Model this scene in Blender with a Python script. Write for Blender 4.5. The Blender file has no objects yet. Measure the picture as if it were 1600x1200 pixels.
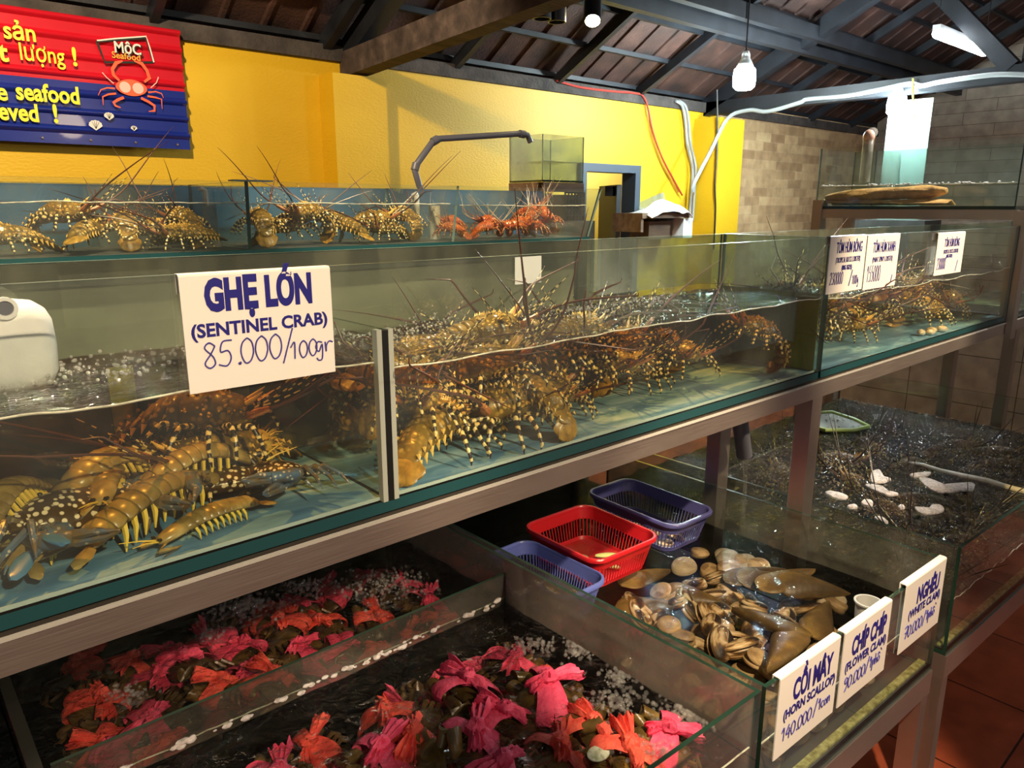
import bpy, bmesh, math, random
from mathutils import Vector, Matrix, Euler, noise
rnd = random.Random(11)
sc = bpy.context.scene
COL = sc.collection
H = 1.78                      # height of the camera above the floor
PI = math.pi
R = math.radians

# ------------------------------------------------------------------ camera
cam_d = bpy.data.cameras.new('camera'); cam = bpy.data.objects.new('camera', cam_d); COL.objects.link(cam)
cam_d.sensor_width = 36.0; cam_d.lens = 36.0 * 1162 / 1600; cam_d.clip_start = 0.02; cam_d.clip_end = 100
cam.location = (0, 0, H); cam.rotation_euler = (R(90 - 13.455), 0, R(-41.5))
sc.camera = cam
# ------------------------------------------------------------------ view, world
sc.view_settings.view_transform = 'Standard'; sc.view_settings.look = 'None'
sc.view_settings.gamma = 1; sc.view_settings.use_curve_mapping = False
sc.view_settings.exposure = 0.30
sc.cycles.transparent_max_bounces = 40; sc.cycles.max_bounces = 8; sc.cycles.diffuse_bounces = 3
sc.cycles.glossy_bounces = 4; sc.cycles.transmission_bounces = 4; sc.cycles.volume_bounces = 0
sc.cycles.caustics_reflective = False; sc.cycles.caustics_refractive = False
sc.cycles.sample_clamp_indirect = 3.0
w = bpy.data.worlds.new('world'); sc.world = w; w.use_nodes = True
w.node_tree.nodes['Background'].inputs[0].default_value = (0.62, 0.60, 0.62, 1)
w.node_tree.nodes['Background'].inputs[1].default_value = 0.17

def lamp(name, kind, loc, power, color, radius=0.05, target=None, spot=None, blend=0.3):
    d = bpy.data.lights.new(name, kind); d.energy = power; d.color = color
    d.shadow_soft_size = radius
    o = bpy.data.objects.new(name, d); COL.objects.link(o); o.location = loc
    if target is not None:
        o.rotation_euler = (Vector(target) - Vector(loc)).to_track_quat('-Z', 'Y').to_euler()
    if spot: d.spot_size = R(spot); d.spot_blend = blend
    return o
WARM = (1.0, 0.78, 0.50); COOL = (0.82, 0.93, 1.0); NEUT = (1.0, 0.92, 0.82)
# ceiling spots above and behind the photographer, aimed at the tanks and at the painted sign; added fills among them
lamp('spot_lamp', 'SPOT', (0.2, -1.6, 2.95), 330, WARM, 0.03, (0.25, 1.1, 1.45), 27, 0.5)
lamp('spot_lamp', 'SPOT', (1.5, -1.5, 2.95), 330, WARM, 0.03, (1.25, 1.1, 1.43), 27, 0.5)
lamp('spot_lamp', 'SPOT', (2.9, -1.3, 2.95), 560, WARM, 0.03, (2.75, 1.1, 1.42), 30, 0.5)
lamp('spot_lamp', 'SPOT', (0.75, -0.45, 2.95), 420, WARM, 0.03, (1.55, 0.72, 0.75), 29, 0.3)
lamp('spot_lamp', 'SPOT', (0.3, 1.9, 3.2), 250, WARM, 0.04, (1.6, 4.0, 2.2), 80, 0.4)
for x_ in (0.3, 0.95, 1.6, 2.35, 3.1):
    lamp('spot_lamp', 'SPOT', (x_, 1.75, 3.2), (260 if x_ < 1.5 else 340) if x_ < 2 else 400, WARM if x_ < 1.5 else NEUT, 0.04, (x_ + 0.02, 1.14, 1.53), 24, 0.5)
lamp('spot_lamp', 'SPOT', (4.5, 1.0, 3.1), 260, NEUT, 0.04, (4.0, 1.5, 1.9), 50, 0.5)  # added fill to brighten the sack, helping out the tube light
for x_ in (0.35, 1.25, 2.0):
    lamp('spot_lamp', 'SPOT', (x_, 1.45, 3.05), 230, WARM, 0.04, (x_, 2.2, 1.72), 34, 0.6)  # added fills that brighten the lobsters in the rear tank
lamp('passage_lamp', 'POINT', (5.6, 4.7, 2.5), 28, NEUT, 0.08)
# added fill lamps behind the photographer, to brighten steel rails and tank fronts
lamp('room_lamp', 'POINT', (2.2, -2.4, 2.7), 24, WARM, 0.15)
lamp('room_lamp', 'POINT', (-1.6, -1.8, 2.5), 14, WARM, 0.15)
lamp('room_lamp', 'POINT', (5.2, -1.8, 2.8), 70, NEUT, 0.15)
# ------------------------------------------------------------------ helpers
CF = 1162.0; TH = math.atan(278 / CF); AZ = R(48.5)
_F = Vector((math.cos(AZ), math.sin(AZ), 0)); _Rt = Vector((math.sin(AZ), -math.cos(AZ), 0)); _Z = Vector((0, 0, 1))
_fw = _F * math.cos(TH) - _Z * math.sin(TH); _up = _F * math.sin(TH) + _Z * math.cos(TH)
def ray(u, v): return _fw * CF + _Rt * (u - 800) + _up * (600 - v)
O3 = Vector((0, 0, H))
def onX(u, v, x): r = ray(u, v); return O3 + r * (x / r.x)
def onY(u, v, y): r = ray(u, v); return O3 + r * (y / r.y)
def onZ(u, v, z): r = ray(u, v); return O3 + r * ((z - H) / r.z)   # z is a world height

def tag(o, label=None, cat=None, group=None, kind=None):
    if label: o['label'] = label
    if cat: o['category'] = cat
    if group: o['group'] = group
    if kind: o['kind'] = kind
    return o
def empty(name, loc=(0, 0, 0), rz=0, label=None, cat=None, group=None):
    o = bpy.data.objects.new(name, None); COL.objects.link(o); o.location = loc; o.rotation_euler = (0, 0, rz)
    o.empty_display_size = 0.02
    return tag(o, label, cat, group)

class MB:
    """collects faces, then links them as one mesh object"""
    def __init__(s): s.v = []; s.f = []; s.m = []; s.uv = []
    def add(s, vs, fs, mi=0, uvs=None):
        b = len(s.v); s.v += [Vector(p) for p in vs]; s.uv += (uvs or [(0.0, 0.0)] * len(vs))
        s.f += [tuple(b + i for i in f) for f in fs]; s.m += (mi if isinstance(mi, list) else [mi] * len(fs))
    def prism(s, foot, z0, z1, mi=0):
        n = len(foot); z1s = z1 if isinstance(z1, (list, tuple)) else [z1] * n
        vs = [(p[0], p[1], z0) for p in foot] + [(p[0], p[1], z1s[i]) for i, p in enumerate(foot)]
        fs = [tuple(range(n - 1, -1, -1)), tuple(range(n, 2 * n))] + [(i, (i + 1) % n, n + (i + 1) % n, n + i) for i in range(n)]
        s.add(vs, fs, mi)
    def box(s, x0, x1, y0, y1, z0, z1, mi=0):
        s.prism([(x0, y0), (x1, y0), (x1, y1), (x0, y1)], z0, z1, mi)
    def bar(s, p0, p1, w, h, mi=0, up=(0, 0, 1)):
        p0 = Vector(p0); p1 = Vector(p1); d = (p1 - p0).normalized(); side = d.cross(Vector(up))
        if side.length < 1e-4: side = d.cross(Vector((0, 1, 0)))
        side.normalize(); u = side.cross(d).normalized()
        vs = [p + side * (a * w / 2) + u * (b * h / 2) for p in (p0, p1) for a, b in ((-1, -1), (1, -1), (1, 1), (-1, 1))]
        s.add(vs, [(3, 2, 1, 0), (4, 5, 6, 7)] + [(i, (i + 1) % 4, 4 + (i + 1) % 4, 4 + i) for i in range(4)], mi)
    def loft(s, rings, mi=0, caps=True, uv=None):
        n = len(rings[0]); vs = []; us = []
        for k, r in enumerate(rings):
            vs += r; t = uv[k] if uv else k / max(1, len(rings) - 1)
            us += [(i / n, t) for i in range(n)]
        fs = []
        for k in range(len(rings) - 1):
            for i in range(n):
                j = (i + 1) % n
                fs.append((k * n + i, k * n + j, (k + 1) * n + j, (k + 1) * n + i))
        if caps:
            fs.append(tuple(range(n - 1, -1, -1))); fs.append(tuple((len(rings) - 1) * n + i for i in range(n)))
        s.add(vs, fs, mi, us)
    def tube(s, pts, r, n=8, mi=0, flat=1.0, caps=True):
        pts = [Vector(p) for p in pts]; m = len(pts); rr = r if isinstance(r, (list, tuple)) else [r] * m
        L = [0.0]
        for i in range(1, m): L.append(L[-1] + (pts[i] - pts[i - 1]).length)
        T = max(L[-1], 1e-6); rings = []; prev = None
        for i, p in enumerate(pts):
            d = (pts[min(i + 1, m - 1)] - pts[max(i - 1, 0)])
            d = d.normalized() if d.length > 1e-9 else Vector((0, 0, 1))
            if prev is None:
                a = d.cross(Vector((0, 0, 1)))
                if a.length < 1e-3: a = d.cross(Vector((1, 0, 0)))
            else:
                a = prev - d * prev.dot(d)
                if a.length < 1e-4: a = d.orthogonal()
            a.normalize(); prev = a; b = a.cross(d).normalized()
            rings.append([p + a * (math.cos(2 * PI * k / n) * rr[i]) + b * (math.sin(2 * PI * k / n) * rr[i] * flat) for k in range(n)])
        s.loft(rings, mi, caps, [l / T for l in L])
    def lathe(s, c, prof, n=16, mi=0, M=None, caps=True):
        rings = []
        for r, z in prof:
            ring = [Vector((math.cos(2 * PI * k / n) * r, math.sin(2 * PI * k / n) * r, z)) for k in range(n)]
            if M is not None: ring = [M @ p for p in ring]
            rings.append([Vector(c) + p for p in ring])
        s.loft(rings, mi, caps)
    def ellip(s, c, r, nu=10, nv=6, mi=0, M=None):
        rings = []
        for j in range(nv + 1):
            a = -PI / 2 + PI * (0.04 + 0.92 * j / nv)
            ring = [Vector((math.cos(2 * PI * k / nu) * math.cos(a) * r[0], math.sin(2 * PI * k / nu) * math.cos(a) * r[1], math.sin(a) * r[2])) for k in range(nu)]
            if M is not None: ring = [M @ p for p in ring]
            rings.append([Vector(c) + p for p in ring])
        s.loft(rings, mi)
    def cone(s, c, d, r, n=4, mi=0):
        c = Vector(c); d = Vector(d); a = d.orthogonal().normalized(); b = d.normalized().cross(a)
        vs = [c + a * (math.cos(2 * PI * k / n) * r) + b * (math.sin(2 * PI * k / n) * r) for k in range(n)] + [c + d]
        s.add(vs, [(k, (k + 1) % n, n) for k in range(n)], mi, [(0, 0)] * n + [(0, 1)])
    def grid(s, nx, ny, fn, mi=0):
        vs = []; us = []
        for j in range(ny + 1):
            for i in range(nx + 1):
                vs.append(fn(i / nx, j / ny)); us.append((i / nx, j / ny))
        fs = [(j * (nx + 1) + i, j * (nx + 1) + i + 1, (j + 1) * (nx + 1) + i + 1, (j + 1) * (nx + 1) + i) for j in range(ny) for i in range(nx)]
        s.add(vs, fs, mi, us)
    def mesh(s, name, mats, off=Vector((0, 0, 0)), smooth=True, angle=40, fix=True):
        me = bpy.data.meshes.new(name)
        me.from_pydata([tuple(p - off) for p in s.v], [], s.f)
        for m in mats: me.materials.append(m)
        me.polygons.foreach_set('material_index', s.m)
        uvl = me.uv_layers.new(name='UVMap')
        uvl.data.foreach_set('uv', [c for l in me.loops for c in s.uv[l.vertex_index]])
        if fix:
            bm = bmesh.new(); bm.from_mesh(me); bmesh.ops.recalc_face_normals(bm, faces=bm.faces); bm.to_mesh(me); bm.free()
        if smooth:
            me.polygons.foreach_set('use_smooth', [True] * len(me.polygons)); me.set_sharp_from_angle(angle=R(angle))
        me.update(); return me
    def build(s, name, mats, parent=None, base=None, local=False, smooth=True, angle=40, fix=True):
        """world coordinates unless local: then the mesh keeps its own frame"""
        if not isinstance(mats, (list, tuple)): mats = [mats]
        if local: off = Vector((0, 0, 0)); loc = Vector((0, 0, 0))
        elif parent is not None: off = Vector(parent.location); loc = Vector((0, 0, 0))
        else: off = Vector(base) if base is not None else Vector((0, 0, 0)); loc = off
        o = bpy.data.objects.new(name, s.mesh(name, mats, off, smooth, angle, fix)); COL.objects.link(o); o.location = loc
        if parent is not None: o.parent = parent
        return o
def copy_tree(o, parent=None):
    c = o.copy(); COL.objects.link(c)
    if parent is not None: c.parent = parent
    for ch in list(o.children): copy_tree(ch, c)
    return c
def struct(o): o['kind'] = 'structure'; return o

# ------------------------------------------------------------------ materials
def newmat(name):
    m = bpy.data.materials.new(name); m.use_nodes = True; nt = m.node_tree; nt.nodes.clear()
    return m, nt, nt.nodes.new('ShaderNodeOutputMaterial')
def node(nt, typ, **kw):
    n = nt.nodes.new('ShaderNode' + typ)
    for k, v in kw.items():
        if k.startswith('i_'):
            key = k[2:]; key = int(key) if key.isdigit() else key.replace('_', ' ')
            n.inputs[key].default_value = v
        else: setattr(n, k, v)
    return n
def L(nt, a, ao, b, bi): nt.links.new(a.outputs[ao], b.inputs[bi])
def c4(c): return (c[0], c[1], c[2], 1.0)
def coords(nt, scale=(1, 1, 1), src='Object', rot=(0, 0, 0)):
    tc = node(nt, 'TexCoord'); mp = node(nt, 'Mapping'); mp.inputs['Scale'].default_value = scale; mp.inputs['Rotation'].default_value = rot
    L(nt, tc, src, mp, 0); return mp
def ramp(nt, stops, interp='LINEAR'):
    r = node(nt, 'ValToRGB'); e = r.color_ramp; e.interpolation = interp
    while len(e.elements) < len(stops): e.elements.new(0.5)
    for el, (p, c) in zip(e.elements, stops): el.position = p; el.color = c4(c)
    return r
def pbsdf(nt, out, color=None, rough=0.5, metal=0.0, spec=0.5, coat=0.0):
    b = node(nt, 'BsdfPrincipled')
    if color: b.inputs['Base Color'].default_value = c4(color)
    b.inputs['Roughness'].default_value = rough; b.inputs['Metallic'].default_value = metal
    b.inputs['Specular IOR Level'].default_value = spec; b.inputs['Coat Weight'].default_value = coat
    L(nt, b, 0, out, 0); return b
def plain(name, color, rough=0.5, metal=0.0, spec=0.5, coat=0.0, emit=None, es=0):
    m, nt, o = newmat(name); b = pbsdf(nt, o, color, rough, metal, spec, coat)
    if emit: b.inputs['Emission Color'].default_value = c4(emit); b.inputs['Emission Strength'].default_value = es
    return m
def noisy(name, stops, scale=(10, 10, 10), detail=4, rough=0.5, metal=0.0, spec=0.5, bump=0.0, bscale=1.0, coat=0.0, src='Object', nscale=1.0, dist=0.0, rvar=0.0):
    m, nt, o = newmat(name); b = pbsdf(nt, o, None, rough, metal, spec, coat)
    mp = coords(nt, scale, src); n = node(nt, 'TexNoise', i_Scale=nscale, i_Detail=detail, i_Distortion=dist); L(nt, mp, 0, n, 'Vector')
    r = ramp(nt, stops); L(nt, n, 0, r, 0)
    if rvar:
        oi = node(nt, 'ObjectInfo'); hs = node(nt, 'HueSaturation'); mr = node(nt, 'MapRange', i_3=1 - rvar, i_4=1 + rvar)
        L(nt, oi, 'Random', mr, 0); L(nt, mr, 0, hs, 'Value'); L(nt, r, 0, hs, 'Color'); L(nt, hs, 0, b, 'Base Color')
    else: L(nt, r, 0, b, 'Base Color')
    if bump:
        n2 = node(nt, 'TexNoise', i_Scale=bscale, i_Detail=5.0); L(nt, mp, 0, n2, 'Vector')
        bp = node(nt, 'Bump', i_Strength=bump, i_Distance=0.01); L(nt, n2, 0, bp, 'Height'); L(nt, bp, 0, b, 'Normal')
    return m
def facing(nt, f0, bump=None):
    """share of light a thin clear surface reflects, the same from both its sides"""
    g = node(nt, 'NewGeometry'); dt = node(nt, 'VectorMath', operation='DOT_PRODUCT'); L(nt, g, 'Incoming', dt, 0)
    if bump is None: L(nt, g, 'Normal', dt, 1)
    else: L(nt, bump, 0, dt, 1)
    ab = node(nt, 'Math', operation='ABSOLUTE'); L(nt, dt, 'Value', ab, 0)
    om = node(nt, 'Math', operation='SUBTRACT', use_clamp=True); om.inputs[0].default_value = 1.0; L(nt, ab, 0, om, 1)
    pw = node(nt, 'Math', operation='POWER'); pw.inputs[1].default_value = 5.0; L(nt, om, 0, pw, 0)
    ma = node(nt, 'Math', operation='MULTIPLY_ADD'); ma.inputs[1].default_value = 1 - f0; ma.inputs[2].default_value = f0; L(nt, pw, 0, ma, 0); return ma
def glass(name, tint=(0.93, 0.97, 0.95), haze=0.02, hazecol=(0.5, 0.52, 0.48), hscale=6.0, ior=1.45, streak=(1, 1, 1), lo=0.45, hi=0.75, rough=0.0, refl=1.0):
    """a clear sheet: what is behind shows through, the rest reflects; HAZE is dirt or film on the sheet"""
    m, nt, o = newmat(name)
    tr = node(nt, 'BsdfTransparent', i_Color=c4(tint)); gl = node(nt, 'BsdfGlossy', i_Roughness=rough, i_Color=(refl, refl, refl, 1)); df = node(nt, 'BsdfDiffuse', i_Color=c4(hazecol))
    fr = facing(nt, ((ior - 1) / (ior + 1)) ** 2); m1 = node(nt, 'MixShader'); m2 = node(nt, 'MixShader')
    mp = coords(nt, streak); n = node(nt, 'TexNoise', i_Scale=hscale, i_Detail=6.0); L(nt, mp, 0, n, 'Vector')
    mr = node(nt, 'MapRange', i_1=lo, i_2=hi, i_3=haze * 0.25, i_4=haze); L(nt, n, 0, mr, 0)
    L(nt, mr, 0, m1, 0); L(nt, tr, 0, m1, 1); L(nt, df, 0, m1, 2)
    L(nt, fr, 0, m2, 0); L(nt, m1, 0, m2, 1); L(nt, gl, 0, m2, 2); L(nt, m2, 0, o, 0)
    return m
def water(name, col, dens, bump=0.5, bscale=30, stretch=(1, 1, 1), foam=0.0, fscale=8.0, flo=0.55, fhi=0.6, foamcol=(0.8, 0.8, 0.8), f0=0.03, bd=0.02, rg=0.03):
    """[surface, side]: both hold the same tinted body of water"""
    out = []
    for top in (True, False):
        m, nt, o = newmat(name + ('_surface' if top else '_side'))
        tr = node(nt, 'BsdfTransparent', i_Color=(1, 1, 1, 1)); va = node(nt, 'VolumeAbsorption', i_Color=c4(col), i_Density=dens)
        if top:
            gl = node(nt, 'BsdfGlossy', i_Roughness=rg); mx = node(nt, 'MixShader')
            mp = coords(nt, stretch); n = node(nt, 'TexNoise', i_Scale=bscale, i_Detail=4.0, i_Distortion=0.6); L(nt, mp, 0, n, 'Vector')
            bp = node(nt, 'Bump', i_Strength=bump, i_Distance=bd); L(nt, n, 0, bp, 'Height'); L(nt, bp, 0, gl, 'Normal'); fr = facing(nt, f0, bp)
            L(nt, fr, 0, mx, 0); L(nt, tr, 0, mx, 1); L(nt, gl, 0, mx, 2); last = mx
            if foam:
                n2 = node(nt, 'TexNoise', i_Scale=fscale, i_Detail=6.0, i_Distortion=1.0); L(nt, mp, 0, n2, 'Vector')
                mr = node(nt, 'MapRange', i_1=flo, i_2=fhi, i_3=0.0, i_4=foam); L(nt, n2, 0, mr, 0)
                df = node(nt, 'BsdfDiffuse', i_Color=c4(foamcol)); m3 = node(nt, 'MixShader')
                L(nt, mr, 0, m3, 0); L(nt, mx, 0, m3, 1); L(nt, df, 0, m3, 2); last = m3
            L(nt, last, 0, o, 0)
        else: L(nt, tr, 0, o, 0)
        L(nt, va, 0, o, 'Volume'); out.append(m)
    return out
def bands(name, c1, c2, freq, rough=0.35, duty=0.5, rvar=0.0):
    """rings of two colours along a limb"""
    m, nt, o = newmat(name); b = pbsdf(nt, o, None, rough)
    tc = node(nt, 'TexCoord'); sx = node(nt, 'SeparateXYZ'); L(nt, tc, 'UV', sx, 0)
    mu = node(nt, 'Math', operation='MULTIPLY'); mu.inputs[1].default_value = freq; L(nt, sx, 1, mu, 0)
    n = node(nt, 'TexNoise', i_Scale=60.0); L(nt, tc, 'Object', n, 'Vector')
    ad = node(nt, 'Math', operation='ADD'); L(nt, mu, 0, ad, 0); L(nt, n, 0, ad, 1)
    fr = node(nt, 'Math', operation='FRACT'); L(nt, ad, 0, fr, 0)
    r = ramp(nt, [(0.0, c1), (duty - 0.04, c1), (duty + 0.04, c2), (0.94, c2), (1.0, c1)]); L(nt, fr, 0, r, 0); L(nt, r, 0, b, 'Base Color')
    return m
def spotted(name, base, spots, scale, thr=0.35, rough=0.35, base2=None, bump=0.3, edge=0.06, src='Object', coat=0.0):
    m, nt, o = newmat(name); b = pbsdf(nt, o, None, rough, coat=coat)
    mp = coords(nt, (1, 1, 1), src); v = node(nt, 'TexVoronoi', i_Scale=scale); L(nt, mp, 0, v, 'Vector')
    r = ramp(nt, [(max(0, thr - edge), spots), (thr + edge, base)]); L(nt, v, 'Distance', r, 0)
    n = node(nt, 'TexNoise', i_Scale=scale * 0.25, i_Detail=3.0); L(nt, mp, 0, n, 'Vector')
    if base2:
        r2 = ramp(nt, [(0.4, (0, 0, 0)), (0.62, (1, 1, 1))]); L(nt, n, 0, r2, 0)
        mx = node(nt, 'MixRGB', blend_type='MIX'); mx.inputs['Color2'].default_value = c4(base2); L(nt, r2, 0, mx, 'Fac'); L(nt, r, 0, mx, 'Color1'); L(nt, mx, 0, b, 'Base Color')
    else: L(nt, r, 0, b, 'Base Color')
    bp = node(nt, 'Bump', i_Strength=bump, i_Distance=0.004); L(nt, v, 'Distance', bp, 'Height'); L(nt, bp, 0, b, 'Normal')
    return m
def bricks(name, c1, c2, mortar, bw, bh, msize=0.004, rough=0.5, axes='XZ', bump=0.4, off=0.5, spec=0.5):
    m, nt, o = newmat(name); b = pbsdf(nt, o, None, rough, spec=spec)
    tc = node(nt, 'TexCoord'); sx = node(nt, 'SeparateXYZ'); L(nt, tc, 'Object', sx, 0); cb = node(nt, 'CombineXYZ')
    L(nt, sx, 'XYZ'.index(axes[0]), cb, 0); L(nt, sx, 'XYZ'.index(axes[1]), cb, 1)
    br = node(nt, 'TexBrick', offset=off); br.inputs['Scale'].default_value = 1.0
    br.inputs['Color1'].default_value = c4(c1); br.inputs['Color2'].default_value = c4(c2); br.inputs['Mortar'].default_value = c4(mortar)
    br.inputs['Mortar Size'].default_value = msize; br.inputs['Brick Width'].default_value = bw; br.inputs['Row Height'].default_value = bh
    L(nt, cb, 0, br, 'Vector')
    n = node(nt, 'TexNoise', i_Scale=9.0, i_Detail=6.0); L(nt, tc, 'Object', n, 'Vector')
    mx = node(nt, 'MixRGB', blend_type='OVERLAY'); mx.inputs[0].default_value = 0.6; L(nt, br, 0, mx, 1); L(nt, n, 0, mx, 2); L(nt, mx, 0, b, 'Base Color')
    bp = node(nt, 'Bump', i_Strength=bump, i_Distance=0.004); bp.invert = True; L(nt, br, 1, bp, 'Height'); L(nt, bp, 0, b, 'Normal')
    return m

M = {}
M['yellow'] = noisy('yellow_paint', [(0.25, (0.66, 0.39, 0.006)), (0.7, (0.76, 0.475, 0.012))], (1.2, 1.2, 2.5), 6, 0.55, bump=0.25, bscale=40)
M['yellow2'] = noisy('pale_yellow_paint', [(0.3, (0.86, 0.72, 0.10)), (0.7, (0.92, 0.80, 0.20))], (2, 2, 2), 5, 0.6)
M['concrete'] = noisy('dark_concrete', [(0.3, (0.030, 0.025, 0.024)), (0.7, (0.085, 0.070, 0.062))], (9, 9, 9), 8, 0.9, bump=0.6, bscale=6)
M['timber'] = noisy('aged_timber', [(0.3, (0.030, 0.021, 0.018)), (0.55, (0.072, 0.050, 0.042)), (0.75, (0.13, 0.095, 0.08))], (3, 14, 14), 7, 0.85, bump=0.5, bscale=4)
M['darksteel'] = noisy('painted_dark_steel', [(0.3, (0.006, 0.007, 0.010)), (0.7, (0.018, 0.021, 0.028))], (6, 6, 6), 6, 0.5, spec=0.4, bump=0.1, bscale=20)
M['floor'] = bricks('red_floor_tile', (0.30, 0.062, 0.028), (0.34, 0.075, 0.035), (0.05, 0.015, 0.010), 0.49, 0.49, 0.004, 0.35, 'XY', 0.3, 0.0)
M['brick'] = bricks('sand_brick_tile', (0.66, 0.46, 0.24), (0.38, 0.23, 0.115), (0.52, 0.36, 0.20), 0.26, 0.085, 0.003, 0.45, 'XZ', 0.35)
M['plank'] = bricks('grey_plank_tile', (0.42, 0.36, 0.29), (0.33, 0.27, 0.21), (0.16, 0.12, 0.09), 0.62, 0.125, 0.003, 0.4, 'YZ', 0.35)
M['bigtile'] = bricks('beige_wall_tile', (0.36, 0.32, 0.27), (0.33, 0.295, 0.25), (0.10, 0.08, 0.06), 0.6, 0.30, 0.003, 0.35, 'YZ', 0.2, 0.0)
def rooftile():
    m, nt, o = newmat('clay_roof_tile'); b = pbsdf(nt, o, None, 0.75)
    mp = coords(nt, (1, 1, 1)); n = node(nt, 'TexNoise', i_Scale=5.0, i_Detail=8.0); L(nt, mp, 0, n, 'Vector')
    r = ramp(nt, [(0.3, (0.016, 0.008, 0.006)), (0.55, (0.055, 0.023, 0.016)), (0.8, (0.115, 0.055, 0.04))]); L(nt, n, 0, r, 0); L(nt, r, 0, b, 'Base Color')
    n2 = node(nt, 'TexNoise', i_Scale=60.0, i_Detail=4.0); L(nt, mp, 0, n2, 'Vector'); bp = node(nt, 'Bump', i_Strength=0.4, i_Distance=0.01); L(nt, n2, 0, bp, 'Height'); L(nt, bp, 0, b, 'Normal')
    return m
M['roof'] = rooftile()
def brushed(name, col, rough=0.32, axis=(1, 60, 60), spec=1.0):
    m, nt, o = newmat(name); b = pbsdf(nt, o, col, rough, 0.9)
    mp = coords(nt, axis); n = node(nt, 'TexNoise', i_Scale=9.0, i_Detail=6.0); L(nt, mp, 0, n, 'Vector')
    mr = node(nt, 'MapRange', i_1=0.3, i_2=0.7, i_3=rough - 0.06, i_4=rough + 0.08); L(nt, n, 0, mr, 0); L(nt, mr, 0, b, 'Roughness')
    n3 = node(nt, 'TexNoise', i_Scale=3.0, i_Detail=5.0); tc = node(nt, 'TexCoord'); L(nt, tc, 'Object', n3, 'Vector')
    r = ramp(nt, [(0.3, tuple(x * 0.85 for x in col)), (0.65, col)]); L(nt, n3, 0, r, 0); L(nt, r, 0, b, 'Base Color')
    bp = node(nt, 'Bump', i_Strength=0.02, i_Distance=0.002); L(nt, n, 0, bp, 'Height'); L(nt, bp, 0, b, 'Normal')
    return m
M['steel'] = brushed('brushed_steel', (0.54, 0.46, 0.41), 0.36, (1, 60, 60))
M['steelv'] = brushed('brushed_steel_post', (0.50, 0.42, 0.37), 0.36, (60, 60, 1))
M['glass'] = glass('clear_glass', (0.95, 0.98, 0.965), 0.05)
M['glassdirty'] = glass('hazy_glass', (0.88, 0.92, 0.88), 0.34, (0.22, 0.20, 0.18), 5.0, streak=(1, 2, 2))
M['glassmist'] = glass('misty_tank_side', (0.86, 0.88, 0.85), 0.72, (0.40, 0.35, 0.30), 4.0, streak=(1, 1.5, 1.5), lo=0.3, hi=0.8)
M['glassback'] = glass('filmed_back_glass', (0.82, 0.86, 0.78), 0.34, (0.26, 0.27, 0.20), 5.0, streak=(2, 1, 0.5))
M['glassalgae'] = glass('algae_glass', (0.5, 0.62, 0.25), 0.85, (0.10, 0.17, 0.02), 9.0, streak=(3, 3, 0.5), lo=0.35, hi=0.6)
M['glassolive'] = glass('brown_film_glass', (0.45, 0.38, 0.15), 0.85, (0.11, 0.095, 0.02), 5.0, streak=(2, 1, 1), lo=0.3, hi=0.6)
M['glasspale'] = glass('misted_glass', (0.86, 0.92, 0.90), 0.42, (0.55, 0.60, 0.55), 4.0)
M['edge'] = plain('green_glass_edge', (0.012, 0.034, 0.024), 0.15, spec=0.8)
M['edgelight'] = plain('pale_glass_edge', (0.17, 0.25, 0.22), 0.25, spec=0.6)
M['silicone'] = plain('black_silicone', (0.006, 0.006, 0.006), 0.4)
M['tankblue'] = noisy('blue_tank_floor', [(0.3, (0.055, 0.17, 0.32)), (0.5, (0.13, 0.31, 0.50)), (0.7, (0.40, 0.62, 0.78))], (5, 22, 5), 7, 0.4, dist=0.6)
M['tankdark'] = noisy('dark_tank_floor', [(0.3, (0.03, 0.035, 0.035)), (0.7, (0.09, 0.10, 0.10))], (6, 6, 6), 5, 0.5)
M['tankgrey'] = noisy('slate_tank_floor', [(0.3, (0.05, 0.09, 0.12)), (0.7, (0.10, 0.17, 0.21))], (6, 6, 6), 5, 0.5)
M['gravel'] = noisy('mossy_ledge', [(0.35, (0.20, 0.19, 0.04)), (0.6, (0.55, 0.52, 0.20)), (0.8, (0.75, 0.72, 0.45))], (60, 60, 60), 5, 0.8)
M['white'] = plain('white_acrylic', (0.86, 0.80, 0.75), 0.25)
M['paper'] = plain('white_paper', (0.82, 0.84, 0.84), 0.7)
M['ink'] = plain('blue_ink', (0.014, 0.012, 0.20), 0.4)
M['pen'] = plain('violet_pen', (0.05, 0.04, 0.30), 0.5)
M['red'] = noisy('red_enamel', [(0.3, (0.52, 0.008, 0.018)), (0.7, (0.62, 0.012, 0.028))], (3, 3, 3), 4, 0.22, coat=0.3)
M['blue'] = noisy('blue_enamel', [(0.3, (0.010, 0.022, 0.20)), (0.7, (0.014, 0.032, 0.27))], (3, 3, 3), 4, 0.22, coat=0.3)
M['signyellow'] = plain('lemon_paint', (0.90, 0.80, 0.04), 0.4)
M['signblack'] = plain('black_paint', (0.012, 0.018, 0.012), 0.4)
M['signwhite'] = plain('white_paint', (0.80, 0.76, 0.70), 0.4)
M['signorange'] = plain('orange_paint', (0.80, 0.13, 0.05), 0.4)
M['signpink'] = plain('pale_pink_paint', (0.86, 0.52, 0.44), 0.4)
M['signgold'] = plain('ochre_paint', (0.75, 0.40, 0.05), 0.4)
M['navy'] = noisy('navy_panel', [(0.3, (0.012, 0.10, 0.30)), (0.7, (0.018, 0.14, 0.40))], (4, 4, 4), 5, 0.5)
M['olivepanel'] = noisy('olive_grey_panel', [(0.3, (0.10, 0.10, 0.075)), (0.7, (0.20, 0.20, 0.15))], (3, 3, 6), 6, 0.6)
M['pvcgrey'] = plain('grey_pvc', (0.11, 0.11, 0.14), 0.4)
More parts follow.
